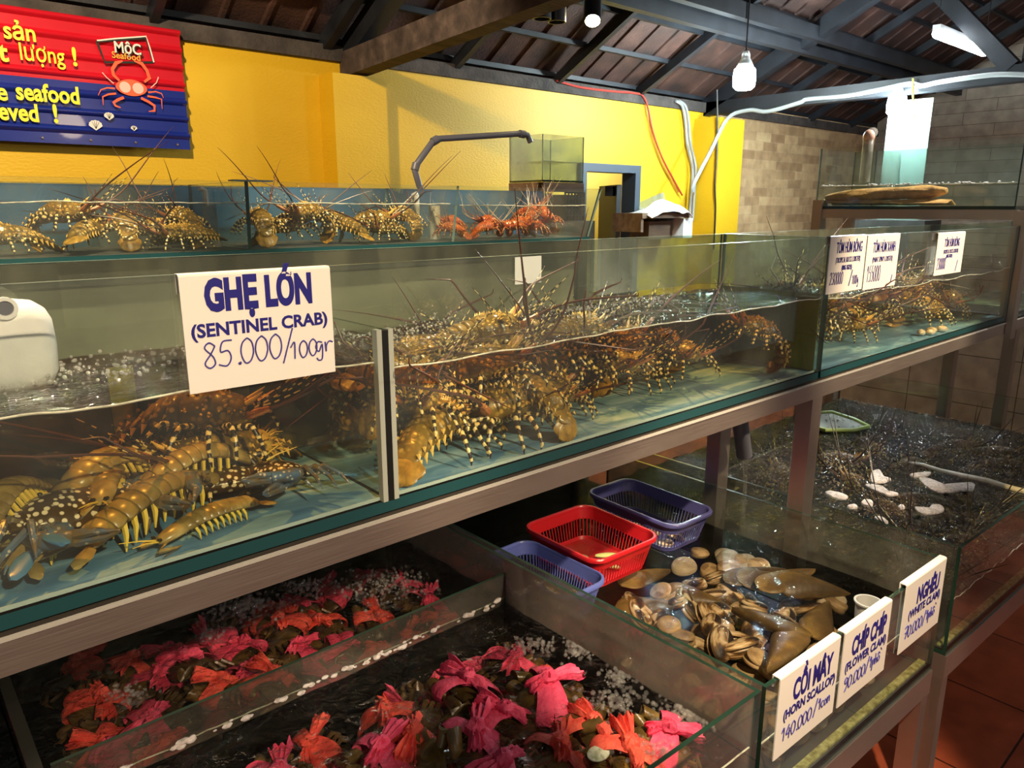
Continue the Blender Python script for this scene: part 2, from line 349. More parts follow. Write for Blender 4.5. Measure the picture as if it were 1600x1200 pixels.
M['pvcwhite'] = noisy('stained_white_pvc', [(0.3, (0.50, 0.46, 0.38)), (0.7, (0.75, 0.72, 0.66))], (20, 20, 20), 5, 0.4)
M['pvcclear'] = glass('clear_pvc', (0.8, 0.8, 0.76), 0.5, (0.62, 0.60, 0.55), 12.0)
M['black'] = plain('black_plastic', (0.012, 0.012, 0.014), 0.4)
M['wirered'] = plain('red_cable', (0.45, 0.045, 0.03), 0.5)
M['wirewhite'] = plain('white_cable', (0.34, 0.36, 0.36), 0.5)
M['doorframe'] = plain('slate_door_frame', (0.055, 0.075, 0.105), 0.45)
M['doordark'] = plain('dark_door', (0.045, 0.05, 0.058), 0.5)
M['wood'] = noisy('brown_board', [(0.3, (0.10, 0.06, 0.035)), (0.7, (0.22, 0.14, 0.085))], (4, 20, 20), 5, 0.7)
M['bulb'] = plain('lit_led', (1, 1, 1), 0.4, emit=(0.80, 0.97, 1.0), es=380)
M['tubelit'] = plain('lit_tube', (1, 1, 1), 0.4, emit=(0.86, 0.95, 1.0), es=90)
M['bulbwarm'] = plain('lit_warm_spot', (1, 1, 1), 0.4, emit=(1.0, 0.80, 0.45), es=120)
M['foamwhite'] = noisy('white_foam_box', [(0.3, (0.70, 0.69, 0.67)), (0.7, (0.85, 0.84, 0.82))], (14, 14, 14), 6, 0.6, bump=0.3, bscale=2)
M['froth'] = noisy('white_froth', [(0.35, (0.40, 0.36, 0.35)), (0.6, (0.72, 0.66, 0.67))], (90, 90, 90), 5, 0.6)
M['bubble'] = glass('bubble_film', (0.96, 0.96, 0.96), 0.14, (0.8, 0.8, 0.8), 40.0, ior=1.6)
M['bubbleclear'] = glass('clear_bubble_film', (0.92, 0.92, 0.92), 0.03, (0.8, 0.8, 0.8), 40.0, ior=1.9)
M['bubblewhite'] = glass('white_bubble_film', (0.95, 0.95, 0.94), 0.32, (0.80, 0.78, 0.74), 40.0, ior=1.6, lo=.3, hi=.6)
M['algaegold'] = glass('gold_algae_film', (0.55, 0.55, 0.2), 0.92, (0.30, 0.34, 0.03), 9.0, streak=(3, 3, 0.4), lo=0.25, hi=0.5)
M['sack'] = noisy('tan_sackcloth', [(0.3, (0.40, 0.22, 0.085)), (0.55, (0.62, 0.36, 0.14)), (0.75, (0.78, 0.50, 0.22))], (24, 24, 24), 7, 0.9, bump=0.5, bscale=6)
# animals
M['lobster'] = spotted('olive_gold_shell', (0.13, 0.085, 0.018), (0.64, 0.41, 0.09), 75, 0.33, 0.28, (0.26, 0.16, 0.03), 0.3, 0.1)
M['lobleg'] = bands('banded_leg', (0.020, 0.014, 0.010), (0.85, 0.66, 0.28), 7, 0.35, 0.55)
M['lobspine'] = plain('gold_spine', (0.90, 0.58, 0.14), 0.35)
M['lobant'] = noisy('russet_antenna_base', [(0.3, (0.36, 0.10, 0.03)), (0.7, (0.62, 0.26, 0.10))], (60, 60, 60), 4, 0.4)
M['lobwhip'] = plain('dark_antenna_whip', (0.09, 0.035, 0.022), 0.4)
M['eye'] = plain('black_eye', (0.01, 0.01, 0.01), 0.15)
M['redlob'] = spotted('rust_red_shell', (0.42, 0.065, 0.014), (0.80, 0.34, 0.06), 70, 0.3, 0.3, (0.56, 0.13, 0.025), 0.4, 0.1)
M['redleg'] = bands('rust_leg', (0.42, 0.07, 0.02), (0.75, 0.35, 0.10), 4, 0.35, 0.6)
M['darklob'] = spotted('dark_brown_shell', (0.09, 0.048, 0.02), (0.46, 0.28, 0.09), 80, 0.25, 0.3, (0.08, 0.04, 0.015), 0.3, 0.08)
M['crabshell'] = spotted('white_spotted_crab_shell', (0.060, 0.036, 0.010), (0.80, 0.72, 0.50), 105, 0.36, 0.28, None, 0.2, 0.05)
M['crableg'] = spotted('spotted_blue_limb', (0.07, 0.13, 0.20), (0.62, 0.55, 0.40), 120, 0.25, 0.3, (0.13, 0.095, 0.04), 0.2, 0.06)
M['paddle'] = plain('blue_paddle', (0.05, 0.17, 0.32), 0.3)
M['mantis'] = noisy('olive_mantis_shell', [(0.3, (0.14, 0.095, 0.022)), (0.55, (0.30, 0.215, 0.06)), (0.75, (0.46, 0.36, 0.13))], (30, 30, 30), 5, 0.3, rvar=0.3)
M['mantisleg'] = plain('yellow_swimmeret', (0.80, 0.60, 0.08), 0.4)
M['mud'] = noisy('brown_crab_shell', [(0.3, (0.040, 0.026, 0.008)), (0.55, (0.105, 0.066, 0.018)), (0.78, (0.20, 0.135, 0.04))], (26, 26, 26), 5, 0.3, bump=0.2, bscale=2, rvar=0.4)
M['clothpink'] = noisy('pink_cloth_strip', [(0.3, (0.60, 0.028, 0.10)), (0.7, (0.86, 0.10, 0.21))], (30, 30, 30), 4, 0.7, bump=0.5, bscale=3, rvar=0.2)
M['clothcoral'] = noisy('coral_cloth_strip', [(0.3, (0.62, 0.040, 0.034)), (0.7, (0.88, 0.14, 0.09))], (30, 30, 30), 4, 0.7, bump=0.5, bscale=3, rvar=0.2)
def shellmat(name, stops, freq=5.0, rough=0.35, ridge=0.3, rf=26):
    m, nt, o = newmat(name); b = pbsdf(nt, o, None, rough, spec=0.35)
    tc = node(nt, 'TexCoord'); mp = node(nt, 'Mapping'); mp.inputs['Scale'].default_value = (3, freq, 1); L(nt, tc, 'UV', mp, 0)
    n = node(nt, 'TexNoise', i_Scale=1.0, i_Detail=4.0); oi = node(nt, 'ObjectInfo'); ad = node(nt, 'VectorMath', operation='ADD')
    L(nt, mp, 0, ad, 0); L(nt, oi, 'Location', ad, 1); L(nt, ad, 0, n, 'Vector')
    r = ramp(nt, stops); L(nt, n, 0, r, 0)
    hs = node(nt, 'HueSaturation'); mr = node(nt, 'MapRange', i_3=0.6, i_4=1.3); L(nt, oi, 'Random', mr, 0); L(nt, mr, 0, hs, 'Value'); L(nt, r, 0, hs, 'Color'); L(nt, hs, 0, b, 'Base Color')
    sx = node(nt, 'SeparateXYZ'); L(nt, tc, 'UV', sx, 0); mu = node(nt, 'Math', operation='MULTIPLY'); mu.inputs[1].default_value = rf * 6.28; L(nt, sx, 1, mu, 0)
    sn = node(nt, 'Math', operation='SINE'); L(nt, mu, 0, sn, 0); bp = node(nt, 'Bump', i_Strength=ridge, i_Distance=0.002); L(nt, sn, 0, bp, 'Height'); L(nt, bp, 0, b, 'Normal')
    return m
M['pen_shell'] = shellmat('brown_pen_shell', [(0.25, (0.040, 0.024, 0.010)), (0.48, (0.105, 0.066, 0.024)), (0.62, (0.24, 0.155, 0.045)), (0.8, (0.085, 0.052, 0.020))], 2.2, 0.42, 0.05, 14)
M['clam'] = shellmat('tan_clam_shell', [(0.3, (0.20, 0.125, 0.055)), (0.5, (0.40, 0.28, 0.14)), (0.75, (0.62, 0.49, 0.30))], 1.6, 0.55, 0.16, 26)
M['palecl'] = shellmat('grey_clam_shell', [(0.3, (0.30, 0.25, 0.17)), (0.75, (0.52, 0.46, 0.34))], 1.6, 0.4, 0.14, 26)
M['mottled'] = shellmat('mottled_clam_shell', [(0.34, (0.022, 0.013, 0.008)), (0.44, (0.16, 0.085, 0.03)), (0.50, (0.58, 0.42, 0.22)), (0.60, (0.84, 0.74, 0.55))], 1.3, 0.5, 0.10, 18)
M['meniscus'] = glass('bright_water_edge', (0.9, 0.9, 0.86), 0.75, (0.85, 0.80, 0.66), 30.0, streak=(1, 1, 1), lo=.3, hi=.55)  # pale film paints the bright glint along the waterline
M['meat'] = noisy('cream_clam_meat', [(0.3, (0.66, 0.45, 0.22)), (0.7, (0.88, 0.78, 0.62))], (60, 60, 60), 4, 0.3)
M['baskred'] = plain('red_plastic', (0.46, 0.010, 0.016), 0.3)
M['baskpurple'] = plain('violet_blue_plastic', (0.085, 0.085, 0.26), 0.3)
M['baskblue'] = plain('blue_plastic', (0.10, 0.13, 0.42), 0.3)
M['leafy'] = plain('pale_green_flesh', (0.42, 0.46, 0.16), 0.4)
M['algae'] = noisy('yellow_algae', [(0.3, (0.16, 0.17, 0.02)), (0.7, (0.40, 0.40, 0.05))], (12, 12, 3), 5, 0.8)
W = {}
W['upper'] = water('olive_water', (0.82, 0.62, 0.12), 1.7, 0.8, 15, (0.8, 2.0, 1), f0=0.24, bd=0.06, rg=0.05)
W['rock'] = water('amber_water', (0.84, 0.66, 0.20), 1.0, 0.8, 15, (0.8, 2.0, 1), f0=0.18, bd=0.05, rg=0.06)
W['rear'] = water('clear_water', (0.74, 0.70, 0.52), 0.8, 0.3, 20)
W['pink'] = water('dark_water', (0.52, 0.36, 0.28), 4.2, 0.9, 26, f0=0.06, bd=0.04)
W['clam'] = water('brown_water', (0.55, 0.46, 0.28), 3.0, 0.4, 26)
W['black'] = water('peaty_water', (0.34, 0.29, 0.18), 7.0, 1.0, 20, (1, 1.3, 1), f0=0.12, bd=0.07, rg=0.05)
# ------------------------------------------------------------------ the room
def z(r): return r + H
def fbox(name, b, mat, **k):
    mb = MB(); mb.box(*b); return struct(mb.build(name, M[mat], smooth=False, **k))
fbox('floor', (-3, 9.4, -3, 5.6, -0.1, 0), 'floor')
wb = MB()
wb.box(-1.5, 4.25, 4.0, 4.1, 0, z(0.83)); wb.box(4.25, 4.87, 4.0, 4.1, z(0.29), z(0.83)); wb.box(4.87, 5.95, 4.0, 4.1, 0, z(0.83))
struct(wb.build('wall_back', M['yellow'], smooth=False))
fbox('wall_far', (5.95, 9.3, 4.0, 4.1, 0, z(0.88)), 'brick')
fbox('wall_right', (9.2, 9.3, -1.5, 4.0, 0, 3.9), 'plank')
fbox('wall_low', (5.0, 5.1, -0.6, 2.4, 0, z(-0.62)), 'bigtile')
fbox('wall_passage', (3.2, 7.0, 5.2, 5.3, 0, 3.0), 'yellow2')
p1 = onX(524, 200, 2.11).y
fbox('wall_pillar', (2.11, onY(606, 200, p1).x, p1, 4.0, 0, z(0.70)), 'yellow')
fbox('wall_corner_pillar', (5.63, 5.99, 3.74, 4.0, 0, z(0.72)), 'yellow')
fbox('trim_1', (-1.5, 9.3, 3.975, 4.12, z(0.785), z(0.865)), 'concrete')     # rough tie beam along the wall head
# roof
RS = 0.51
def roof_z(y, drop=0.0): return z(0.868) + (4.0 - y) * RS - drop
rf = MB(); TW = 0.22; x0, x1 = -1.5, 9.5
xs = []
x = x0
while x < x1:
    for dx, h in ((0, 0), (0.008, -0.016), (0.030, -0.016), (0.038, 0), (0.10, 0.006), (0.18, 0.006)): xs.append((x + dx, h))
    x += TW
NC = 19
for k in range(NC):
    ya = 4.35 - 0.30 * k; yb = ya - 0.345; vs = []; n = len(xs)
    for row in range(3):
        for i, (xx, h) in enumerate(xs):
            nib = -0.012 if int((xx - x0) / TW * 2) % 2 else 0.0
            if row == 0: vs.append((xx, ya + 0.004, roof_z(ya) + 0.115 + h))
            elif row == 1: vs.append((xx, ya, roof_z(ya) + 0.062 + h + nib * 0.4))
            else: vs.append((xx, yb, roof_z(yb) + 0.10 + h))
    rf.add(vs, [(r_ * n + i, r_ * n + i + 1, (r_ + 1) * n + i + 1, (r_ + 1) * n + i) for r_ in range(2) for i in range(n - 1)])
struct(rf.build('ceiling', M['roof'], angle=25, fix=False))
for k in range(NC):
    ya = 4.35 - 0.30 * k - 0.03
    mb = MB(); mb.bar((x0, ya, roof_z(ya) + 0.045), (x1, ya, roof_z(ya) + 0.045), 0.032, 0.03); struct(mb.build('roof_batten', M['darksteel'], smooth=False))
for X in (0.36, 1.26, 3.06, 3.96, 4.86, 6.7, 7.6, 8.5):
    mb = MB(); mb.bar((X, 4.1, roof_z(4.1) - 0.005), (X, -1.2, roof_z(-1.2) - 0.005), 0.04, 0.065); struct(mb.build('roof_rafter', M['darksteel'], smooth=False))
for (u, v) in ((1077, 28), (1340, 75), (840, 45)):
    r_ = ray(u, v); t = (0.868 + 2.04 - 0.10) / (r_.z + RS * r_.y); Y = t * r_.y
    if u == 840: continue
    mb = MB(); mb.bar((2.3, Y, roof_z(Y) - 0.09), (9.2, Y, roof_z(Y) - 0.09), 0.06, 0.10); struct(mb.build('roof_purlin', M['darksteel'], smooth=False))
# two trusses
t1 = empty('roof_truss', (2.3, 4, z(0.72)), label='rough brown timber roof truss resting on the yellow wall pillar', cat='roof truss')
mb = MB(); mb.bar((2.3, 4.05, z(0.767)), (2.3, -1.5, z(1.05)), 0.11, 0.13); mb.build('tie_beam', M['timber'], t1, smooth=False)
mb = MB(); mb.bar((2.3, 4.05, z(0.80)), (2.3, -0.6, roof_z(-0.6) - 0.08), 0.09, 0.12); mb.build('principal_rafter', M['darksteel'], t1, smooth=False)
mb = MB(); mb.bar((2.16, 4.05, z(0.845)), (2.16, -0.6, roof_z(-0.6) - 0.03), 0.05, 0.08); mb.build('side_rafter', M['darksteel'], t1, smooth=False)
t2 = empty('roof_truss', (5.8, 4, z(0.76)), label='dark blue-grey steel roof truss carrying the long white conduit', cat='roof truss')
mb = MB(); mb.bar((5.8, 4.05, z(0.815)), (5.8, -1.5, z(0.835)), 0.10, 0.105); mb.build('tie_beam', M['darksteel'], t2, smooth=False)
mb = MB(); mb.bar((5.8, 4.05, z(0.80)), (5.8, 0.6, roof_z(0.6) - 0.12), 0.10, 0.12); mb.build('principal_rafter', M['darksteel'], t2, smooth=False)
mb = MB(); mb.bar((5.8, 2.35, z(1.56)), (5.8, 1.70, z(0.86)), 0.10, 0.11, up=(1, 0, 0)); mb.build('diagonal_brace', M['darksteel'], t2, smooth=False)
mb = MB(); mb.bar((5.8, 1.62, z(0.86)), (5.8, 1.62, z(1.95)), 0.06, 0.06); mb.build('upright', M['darksteel'], t2, smooth=False)
# door opening
d = empty('door_1', (4.56, 4, 0)); d['kind'] = 'structure'
mb = MB(); mb.box(4.20, 4.265, 3.97, 4.11, 0, z(0.315)); mb.box(4.835, 4.90, 3.97, 4.11, 0, z(0.315)); mb.box(4.265, 4.835, 3.97, 4.11, z(0.255), z(0.315)); mb.build('door_frame', M['doorframe'], d, smooth=False)
mb = MB(); hx, hy = 4.82, 4.125; a = R(58); lx, ly = hx + 0.52 * math.cos(a), hy + 0.52 * math.sin(a)
mb.bar((hx, hy, 0.98), (lx, ly, 0.98), 0.04, 1.94); leaf = mb.build('door_leaf', M['doordark'], d, smooth=False)
mb = MB(); mb.bar((hx + 0.0, hy + 0.06, z(0.12)), (hx - 0.02, hy + 0.12, z(0.12)), 0.06, 0.08); mb.build('hinge', M['black'], d, smooth=False)
mb = MB(); mb.box(4.36, 4.40, 4.3, 4.34, 1.2, z(0.30)); mb.build('inner_post', M['doorframe'], d, smooth=False)

# ------------------------------------------------------------------ painted sign on the yellow wall
def text(body, size, mat, parent, loc, sx=1.0, fat=0.0, align='CENTER', ext=0.0004, name='lettering', shear=0.0, tilt=0.0, spacing=1.0):
    cu = bpy.data.curves.new(name, 'FONT'); cu.body = body; cu.size = size; cu.align_x = align; cu.offset = fat; cu.extrude = ext; cu.shear = shear; cu.resolution_u = 3; cu.space_character = spacing
    tmp = bpy.data.objects.new('tmp', cu); COL.objects.link(tmp)
    me = bpy.data.meshes.new_from_object(tmp.evaluated_get(bpy.context.evaluated_depsgraph_get()))
    bpy.data.objects.remove(tmp); bpy.data.curves.remove(cu)
    me.transform(Matrix.Translation(Vector(loc)) @ Matrix.Rotation(tilt, 4, 'Y') @ Matrix.Rotation(PI / 2, 4, 'X') @ Matrix.Diagonal((sx, 1, 1, 1)))
    me.materials.clear(); me.materials.append(mat); me.name = name
    o = bpy.data.objects.new(name, me); COL.objects.link(o)
    o.parent = parent
    return o
BW, BH = 0.56 + 1.30, 0.545
bn = empty('painted_sign', (1.356 - BW, 3.93, z(0.271)), label='corrugated metal sign, red over blue, with yellow lettering and a painted crab, on yellow wall', cat='sign')
NRIB = 7
def corr(zz):      # profile depth of the sheet at height zz (0..BH)
    t = (zz / BH * NRIB) % 1.0
    return 0.0 if t < 0.62 else (0.018 * math.sin((t - 0.62) / 0.38 * PI) ** 0.7)
def sheet(za, zb, mat, nm):
    mb = MB(); nz = 60
    for sgn, yo in ((1, 0.0), (1, 0.004)):
        mb.grid(1, nz, lambda s, t: (s * BW, yo - corr(za + t * (zb - za)), za + t * (zb - za) + (0.0 - 0.0) * s))
    mb.build(nm, M[mat], bn, local=True, fix=False, angle=30)
sheet(0.268, BH, 'red', 'red_panel'); sheet(0.0, 0.268, 'blue', 'blue_panel')
def sx_(u, v):   # position on the sign from a spot on the wall plane
    p = onY(u, v, 3.90); return p.x - bn.location.x, p.z - bn.location.z
def btext(body, u, v, size, mat, **k):
    x, zz = sx_(u, v); return text(body, size, M[mat], bn, (x, -0.024, zz - size * .30), **k)
btext('sản', 31, 50, 0.098, 'signyellow', sx=0.85, fat=0.002)
btext('t', 5, 82, 0.105, 'signyellow', sx=0.9, fat=0.003)
btext('lượng', 66, 85, 0.098, 'signyellow', sx=0.74, fat=0.0010)
btext('!', 117, 90, 0.105, 'signyellow', sx=0.9, fat=0.003)
btext('e', 3, 144, 0.100, 'signyellow', sx=0.85, fat=0.0025)
btext('seafood', 76, 147, 0.100, 'signyellow', sx=0.77, fat=0.003)
btext('ieved', 26, 176, 0.100, 'signyellow', sx=0.78, fat=0.003)
btext('!', 87, 179, 0.105, 'signyellow', sx=0.9, fat=0.003)
btext('MộC', 200, 76, 0.066, 'signwhite', sx=0.85, fat=0.0014)
x_, z_ = sx_(202, 77); text('MộC', 0.066, M['signblack'], bn, (x_, -0.0235, z_ - .066 * .3), sx=0.85, fat=0.002)
btext('Seafood', 198, 88, 0.040, 'signgold', sx=0.95, fat=0.0006)
def flat_poly(mb, pts, y, mi=0):
    n = len(pts); vs = [(p[0], y, p[1]) for p in pts] + [(p[0], y + 0.0012, p[1]) for p in pts]
    mb.add(vs, [tuple(range(n))] + [(i, n + i, n + (i + 1) % n, (i + 1) % n) for i in range(n)], mi)
def px_strip(mb, pts, w, y=-0.023, mi=0):
    P = [Vector(sx_(*p)) for p in pts]; n = len(P); ww = w if isinstance(w, list) else [w] * n; Lf = []; Rt = []
    for i in range(n):
        d_ = (P[min(i + 1, n - 1)] - P[max(0, i - 1)]); d_ = d_.normalized() if d_.length > 1e-9 else Vector((1, 0)); nn = Vector((-d_.y, d_.x)) * ww[i] / 2
        Lf.append(P[i] + nn); Rt.append(P[i] - nn)
    for i in range(n - 1): flat_poly(mb, [Lf[i], Lf[i + 1], Rt[i + 1], Rt[i]], y, mi)
mb = MB(); px_strip(mb, [(152, 64), (228, 59), (240, 97), (165, 97), (152, 64)], 0.010, -0.022); mb.build('plaque_outline', M['signblack'], bn, local=True, smooth=False, fix=False)
mb = MB(); px_strip(mb, [(152, 63), (180, 60), (229, 56.5), (235, 75), (241, 97)], 0.006, -0.0245); mb.build('plaque_highlight', M['signwhite'], bn, local=True, smooth=False, fix=False)
cr = MB()
cx, cz = sx_(206, 137)
flat_poly(cr, [(cx + 0.064 * math.cos(t * PI / 12) * (1 + 0.06 * math.cos(2 * t * PI / 12)), cz + 0.036 * math.sin(t * PI / 12)) for t in range(24)], -0.0255)
for path, ww in (([(187, 126), (178, 117), (176, 108), (182, 98), (192, 95)], [.010, .014, .014, .016, .006]), ([(226, 128), (234, 122), (230, 110), (222, 99), (210, 95)], [.010, .016, .014, .016, .006]),
                 ([(180, 138), (168, 137), (158, 140), (154, 149)], [.008, .006, .005, .002]), ([(182, 146), (170, 147), (161, 151), (162, 164)], [.009, .008, .006, .002]), ([(194, 152), (184, 156), (178, 160), (181, 165), (189, 168)], [.012, .012, .012, .010, .004]),
                 ([(232, 144), (244, 143), (253, 146), (256, 153)], [.008, .006, .005, .002]), ([(231, 150), (243, 152), (253, 155), (254, 170)], [.009, .008, .006, .002]), ([(221, 153), (233, 159), (242, 165), (242, 173), (233, 174)], [.012, .012, .012, .010, .004])):
    px_strip(cr, path, ww, -0.025)
cr.build('painted_crab', M['signorange'], bn, local=True, smooth=False, fix=False)
for sgn in (-1, 1):
    cw = MB(); flat_poly(cw, [(cx + sgn * 0.028 + 0.024 * math.cos(t * PI / 8), cz + 0.024 * math.sin(t * PI / 8)) for t in range(16)], -0.0268); cw.build('painted_crab_highlight', M['signpink'], bn, local=True, smooth=False, fix=False)
for path in ([(160, 113), (167, 121), (178, 130)], [(248, 120), (245, 129), (236, 137)]):
    cw = MB(); px_strip(cw, path, 0.004, -0.0262); cw.build('painted_feeler', M['signpink'], bn, local=True, smooth=False, fix=False)
for (u, v, s) in ((150, 195, 0.024), (171, 181, 0.018), (210, 200, 0.012)):
    mb = MB(); X_, Z_ = sx_(u, v); pts = [(X_, Z_ - s)] + [(X_ + s * 1.1 * math.cos(R(200 - 220 * i / 14)) * (1 + 0.08 * (i % 2)), Z_ + s * 0.8 * math.sin(R(200 - 220 * i / 14)) * (1 + 0.12 * (i % 2))) for i in range(15)]
    flat_poly(mb, pts, -0.0235); sh = mb.build('painted_shell', M['signwhite'], bn, local=True, smooth=False, fix=False)
    mb = MB()
    for a_ in (50, 75, 100, 125): flat_poly(mb, [(X_ - 0.001, Z_ - s * 0.7), (X_ + 0.001, Z_ - s * 0.7), (X_ + s * math.cos(R(a_)) + .0008, Z_ + s * 0.7 * math.sin(R(a_))), (X_ + s * math.cos(R(a_)) - .0008, Z_ + s * 0.7 * math.sin(R(a_)))], -0.0245)
    mb.build('shell_line', M['signblack'], sh, local=True, smooth=False, fix=False)
for i in range(4):
    for zz in (0.02, 0.30, BH - 0.02): mb = MB(); mb.ellip((BW - 0.06 - i * 0.19, -0.004, zz), (0.006, 0.004, 0.006), 6, 4); mb.build('rivet', M['steel'], bn, local=True)

# ------------------------------------------------------------------ racks, tanks
STEEL, STEELV, GL, ED = M['steel'], M['steelv'], M['glass'], M['edge']
def pane(name, foot, z0, z1, parent, mat=None, edge=None, thin=None):
    """sheet of glass on a four-cornered footprint: the two large sides are clear, the cut edges green"""
    mb = MB(); mb.prism(foot, z0, z1); P = [Vector((p[0], p[1])) for p in foot]
    ln = [(P[(i + 1) % 4] - P[i]).length for i in range(4)]; mid = sorted(ln)[1] + 1e-6
    mb.m = [1, 1] + [0 if l > mid else 1 for l in ln]
    return mb.build(name, [mat or GL, edge or ED], parent, smooth=False)
def floorpane(name, foot, z0, z1, parent, mat, edge=None):
    mb = MB(); mb.prism(foot, z0, z1); mb.m = [1, 0, 1, 1, 1, 1]
    return mb.build(name, [mat, edge or ED], parent, smooth=False)
def rect(x0, x1, y0, y1): return [(x0, y0), (x1, y0), (x1, y1), (x0, y1)]
def wave(x, y, a, s=6.0, seed=0.0): return a * noise.noise(Vector((x * s, y * s, seed)))
def water_body(foot, z0, zt, mats, label, amp=0.006, s=9.0, nx=60, ny=20, seed=1.0, fn=None, tilt=0.0, rim=0.0016):
    P = [Vector((p[0], p[1], 0)) for p in foot]; mb = MB()
    def top(i, j):
        q = P[0].lerp(P[1], i).lerp(P[3].lerp(P[2], i), j)
        return Vector((q.x, q.y, zt + tilt * (i - 0.5) + wave(q.x, q.y, amp, s, seed) + wave(q.x, q.y, amp * 0.5, s * 2.7, seed + 5) + (fn(q.x, q.y) if fn else 0)))
    mb.grid(nx, ny, top, 0)
    n1 = nx + 1; bd = [i for i in range(nx)] + [j * n1 + nx for j in range(ny)] + [ny * n1 + nx - i for i in range(nx)] + [(ny - j) * n1 for j in range(ny)]
    b = len(mb.v)
    for i in bd: p = mb.v[i]; mb.v.append(Vector((p.x, p.y, z0))); mb.uv.append((0, 0))
    k = len(bd)
    for i in range(k): mb.f.append((bd[i], b + i, b + (i + 1) % k, bd[(i + 1) % k])); mb.m.append(1)
    mb.f.append(tuple(range(b, b + k))); mb.m.append(1)
    o = mb.build('tank_water', mats, base=(foot[0][0], foot[0][1], z0), angle=80)
    if rim:
        me = MB(); me.tube([mb.v[i] + Vector((0, -0.0005, 0)) for i in range(nx + 1)], rim, 5); me.build('water_edge', M['meniscus'], o)
    return tag(o, label, 'water', kind='stuff')

TEAL = plain('teal_glass_edge', (0.012, 0.060, 0.070), 0.12, spec=0.8); M['teal'] = TEAL
PALE = M['edgelight']
# upper display rack
UB, UT = -0.500, -0.085
rk = empty('steel_rack', (2.1, 1.0, 0), label='brushed steel rack carrying the upper row of long tanks', cat='rack')
mb = MB(); mb.box(-0.80, 5.0, 0.998, 1.04, z(-0.553), z(-0.501)); mb.build('front_rail', STEEL, rk, smooth=False)
mb = MB(); mb.prism([(-0.80, 0.9925), (5.0, 0.9925), (5.0, 0.998), (-0.80, 0.998)], z(-0.506), [z(-0.5045), z(-0.5045), z(-0.501), z(-0.501)]); mb.build('polished_lip', plain('polished_steel_lip', (0.85, 0.80, 0.74), 0.25, 0.6), rk, smooth=False)  # added pale strip, paints the highlight on the rail's top edge
mb = MB(); mb.box(-0.80, 5.0, 1.325, 1.365, z(-0.553), z(-0.501)); mb.build('back_rail', STEEL, rk, smooth=False)
for X in (-0.78, -0.1, 0.615, 1.35, 2.07, 3.0, 4.18): mb = MB(); mb.box(X, X + 0.04, 1.04, 1.325, z(-0.551), z(-0.503)); mb.build('cross_rail', STEEL, rk, smooth=False)
for X, Y in ((2.068, 1.0), (2.068, 1.30), (-0.78, 1.0), (-0.78, 1.30), (4.175, 1.045), (4.175, 1.30)): mb = MB(); mb.box(X, X + 0.06, Y, Y + 0.05, 0, z(-0.553)); mb.build('leg', STEELV, rk, smooth=False)
mb = MB(); mb.box(3.803, 3.868, 0.972, 0.997, z(-0.575), z(-0.02)); mb.box(3.803, 3.868, 0.997, 1.03, z(-0.50), z(-0.02)); mb.build('upright', STEELV, rk, smooth=False)
def upper_tank(x0, x1, label, floor='tankblue', endmat=None, extra=None):
    t = empty('glass_tank', (x0, 1.0, z(UB)), label=label, cat='fish tank')
    floorpane('tank_floor', rect(x0, x1, 1.0, 1.36), z(-0.494), z(-0.474), t, M[floor], TEAL)
    pane('front_pane', rect(x0, x1, 1.0, 1.008), z(-0.474), z(UT), t, GL, PALE)
    pane('back_pane', rect(x0, x1, 1.352, 1.36), z(-0.474), z(UT), t, M['glassback'], PALE)
    mb = MB(); mb.box(x0 + 0.009, x1 - 0.009, 1.3512, 1.3518, z(-0.47), z(-0.262)); mb.build('weed_film', M['glassolive'], t, smooth=False)
    pane('end_pane', rect(x0, x0 + 0.008, 1.008, 1.352), z(-0.474), z(UT), t, GL, PALE)
    pane('end_pane', rect(x1 - 0.008, x1, 1.008, 1.352), z(-0.474), z(UT), t, endmat or GL, PALE)
    return t
tA = upper_tank(-0.45, 2.085, 'longest upper glass tank, divided in two, holding sentinel crabs and lobsters', endmat=M['glasspale'])
mb = MB(); mb.box(2.0750, 2.0764, 1.012, 1.35, z(-0.47), z(-0.245)); mb.build('algae_film', M['algaegold'], tA, smooth=False)
mb = MB(); mb.box(1.50, 2.072, 1.3504, 1.3510, z(-0.235), z(UT - .002)); mb.build('mist_film', M['glasspale'], tA, smooth=False)
pane('divider_pane', rect(0.611, 0.619, 1.010, 1.352), z(-0.474), z(-0.188), tA, GL, ED)
mb = MB(); mb.box(0.609, 0.621, 0.997, 1.012, z(-0.474), z(-0.19), 0); mb.box(0.600, 0.609, 0.996, 1.010, z(-0.474), z(-0.188), 1); mb.box(0.621, 0.630, 0.996, 1.010, z(-0.474), z(-0.188), 1)
mb.build('divider_seam', [M['silicone'], plain('pale_seam', (0.36, 0.38, 0.34), 0.3)], tA, smooth=False)
mb = MB(); mb.box(1.475, 1.50, 1.340, 1.350, z(-0.222), z(UT)); mb.build('back_brace', M['glasspale'], tA, smooth=False)
mb = MB(); mb.box(-0.44, 2.075, 1.0081, 1.0093, z(-0.4739), z(-0.468)); mb.build('sealant_line', plain('pale_sealant', (0.42, 0.50, 0.46), 0.5), tA, smooth=False)  # pale strip paints a reflection along the front of the tank floor
tB = upper_tank(2.10, 3.795, 'upper glass tank of rock lobsters between two steel posts, three price signs on it')
tC = upper_tank(3.90, 5.0, 'upper glass tank beyond the right-hand steel post', endmat=None); tC['label'] = 'far upper glass tank past the tall steel post, mostly cut off by the frame edge'
water_body(rect(-0.44, 0.608, 1.0095, 1.351), z(-0.473), z(-0.240), W['upper'], 'olive water in the sentinel crab compartment', 0.006, 7, 80, 30, 1)
def boil(x, y):   # bubbling mound along the back of the lobster compartment
    return 0.016 * max(0, noise.noise(Vector((x * 14, y * 14, 3)))) * max(0, min(1, (y - 1.14) / 0.1))
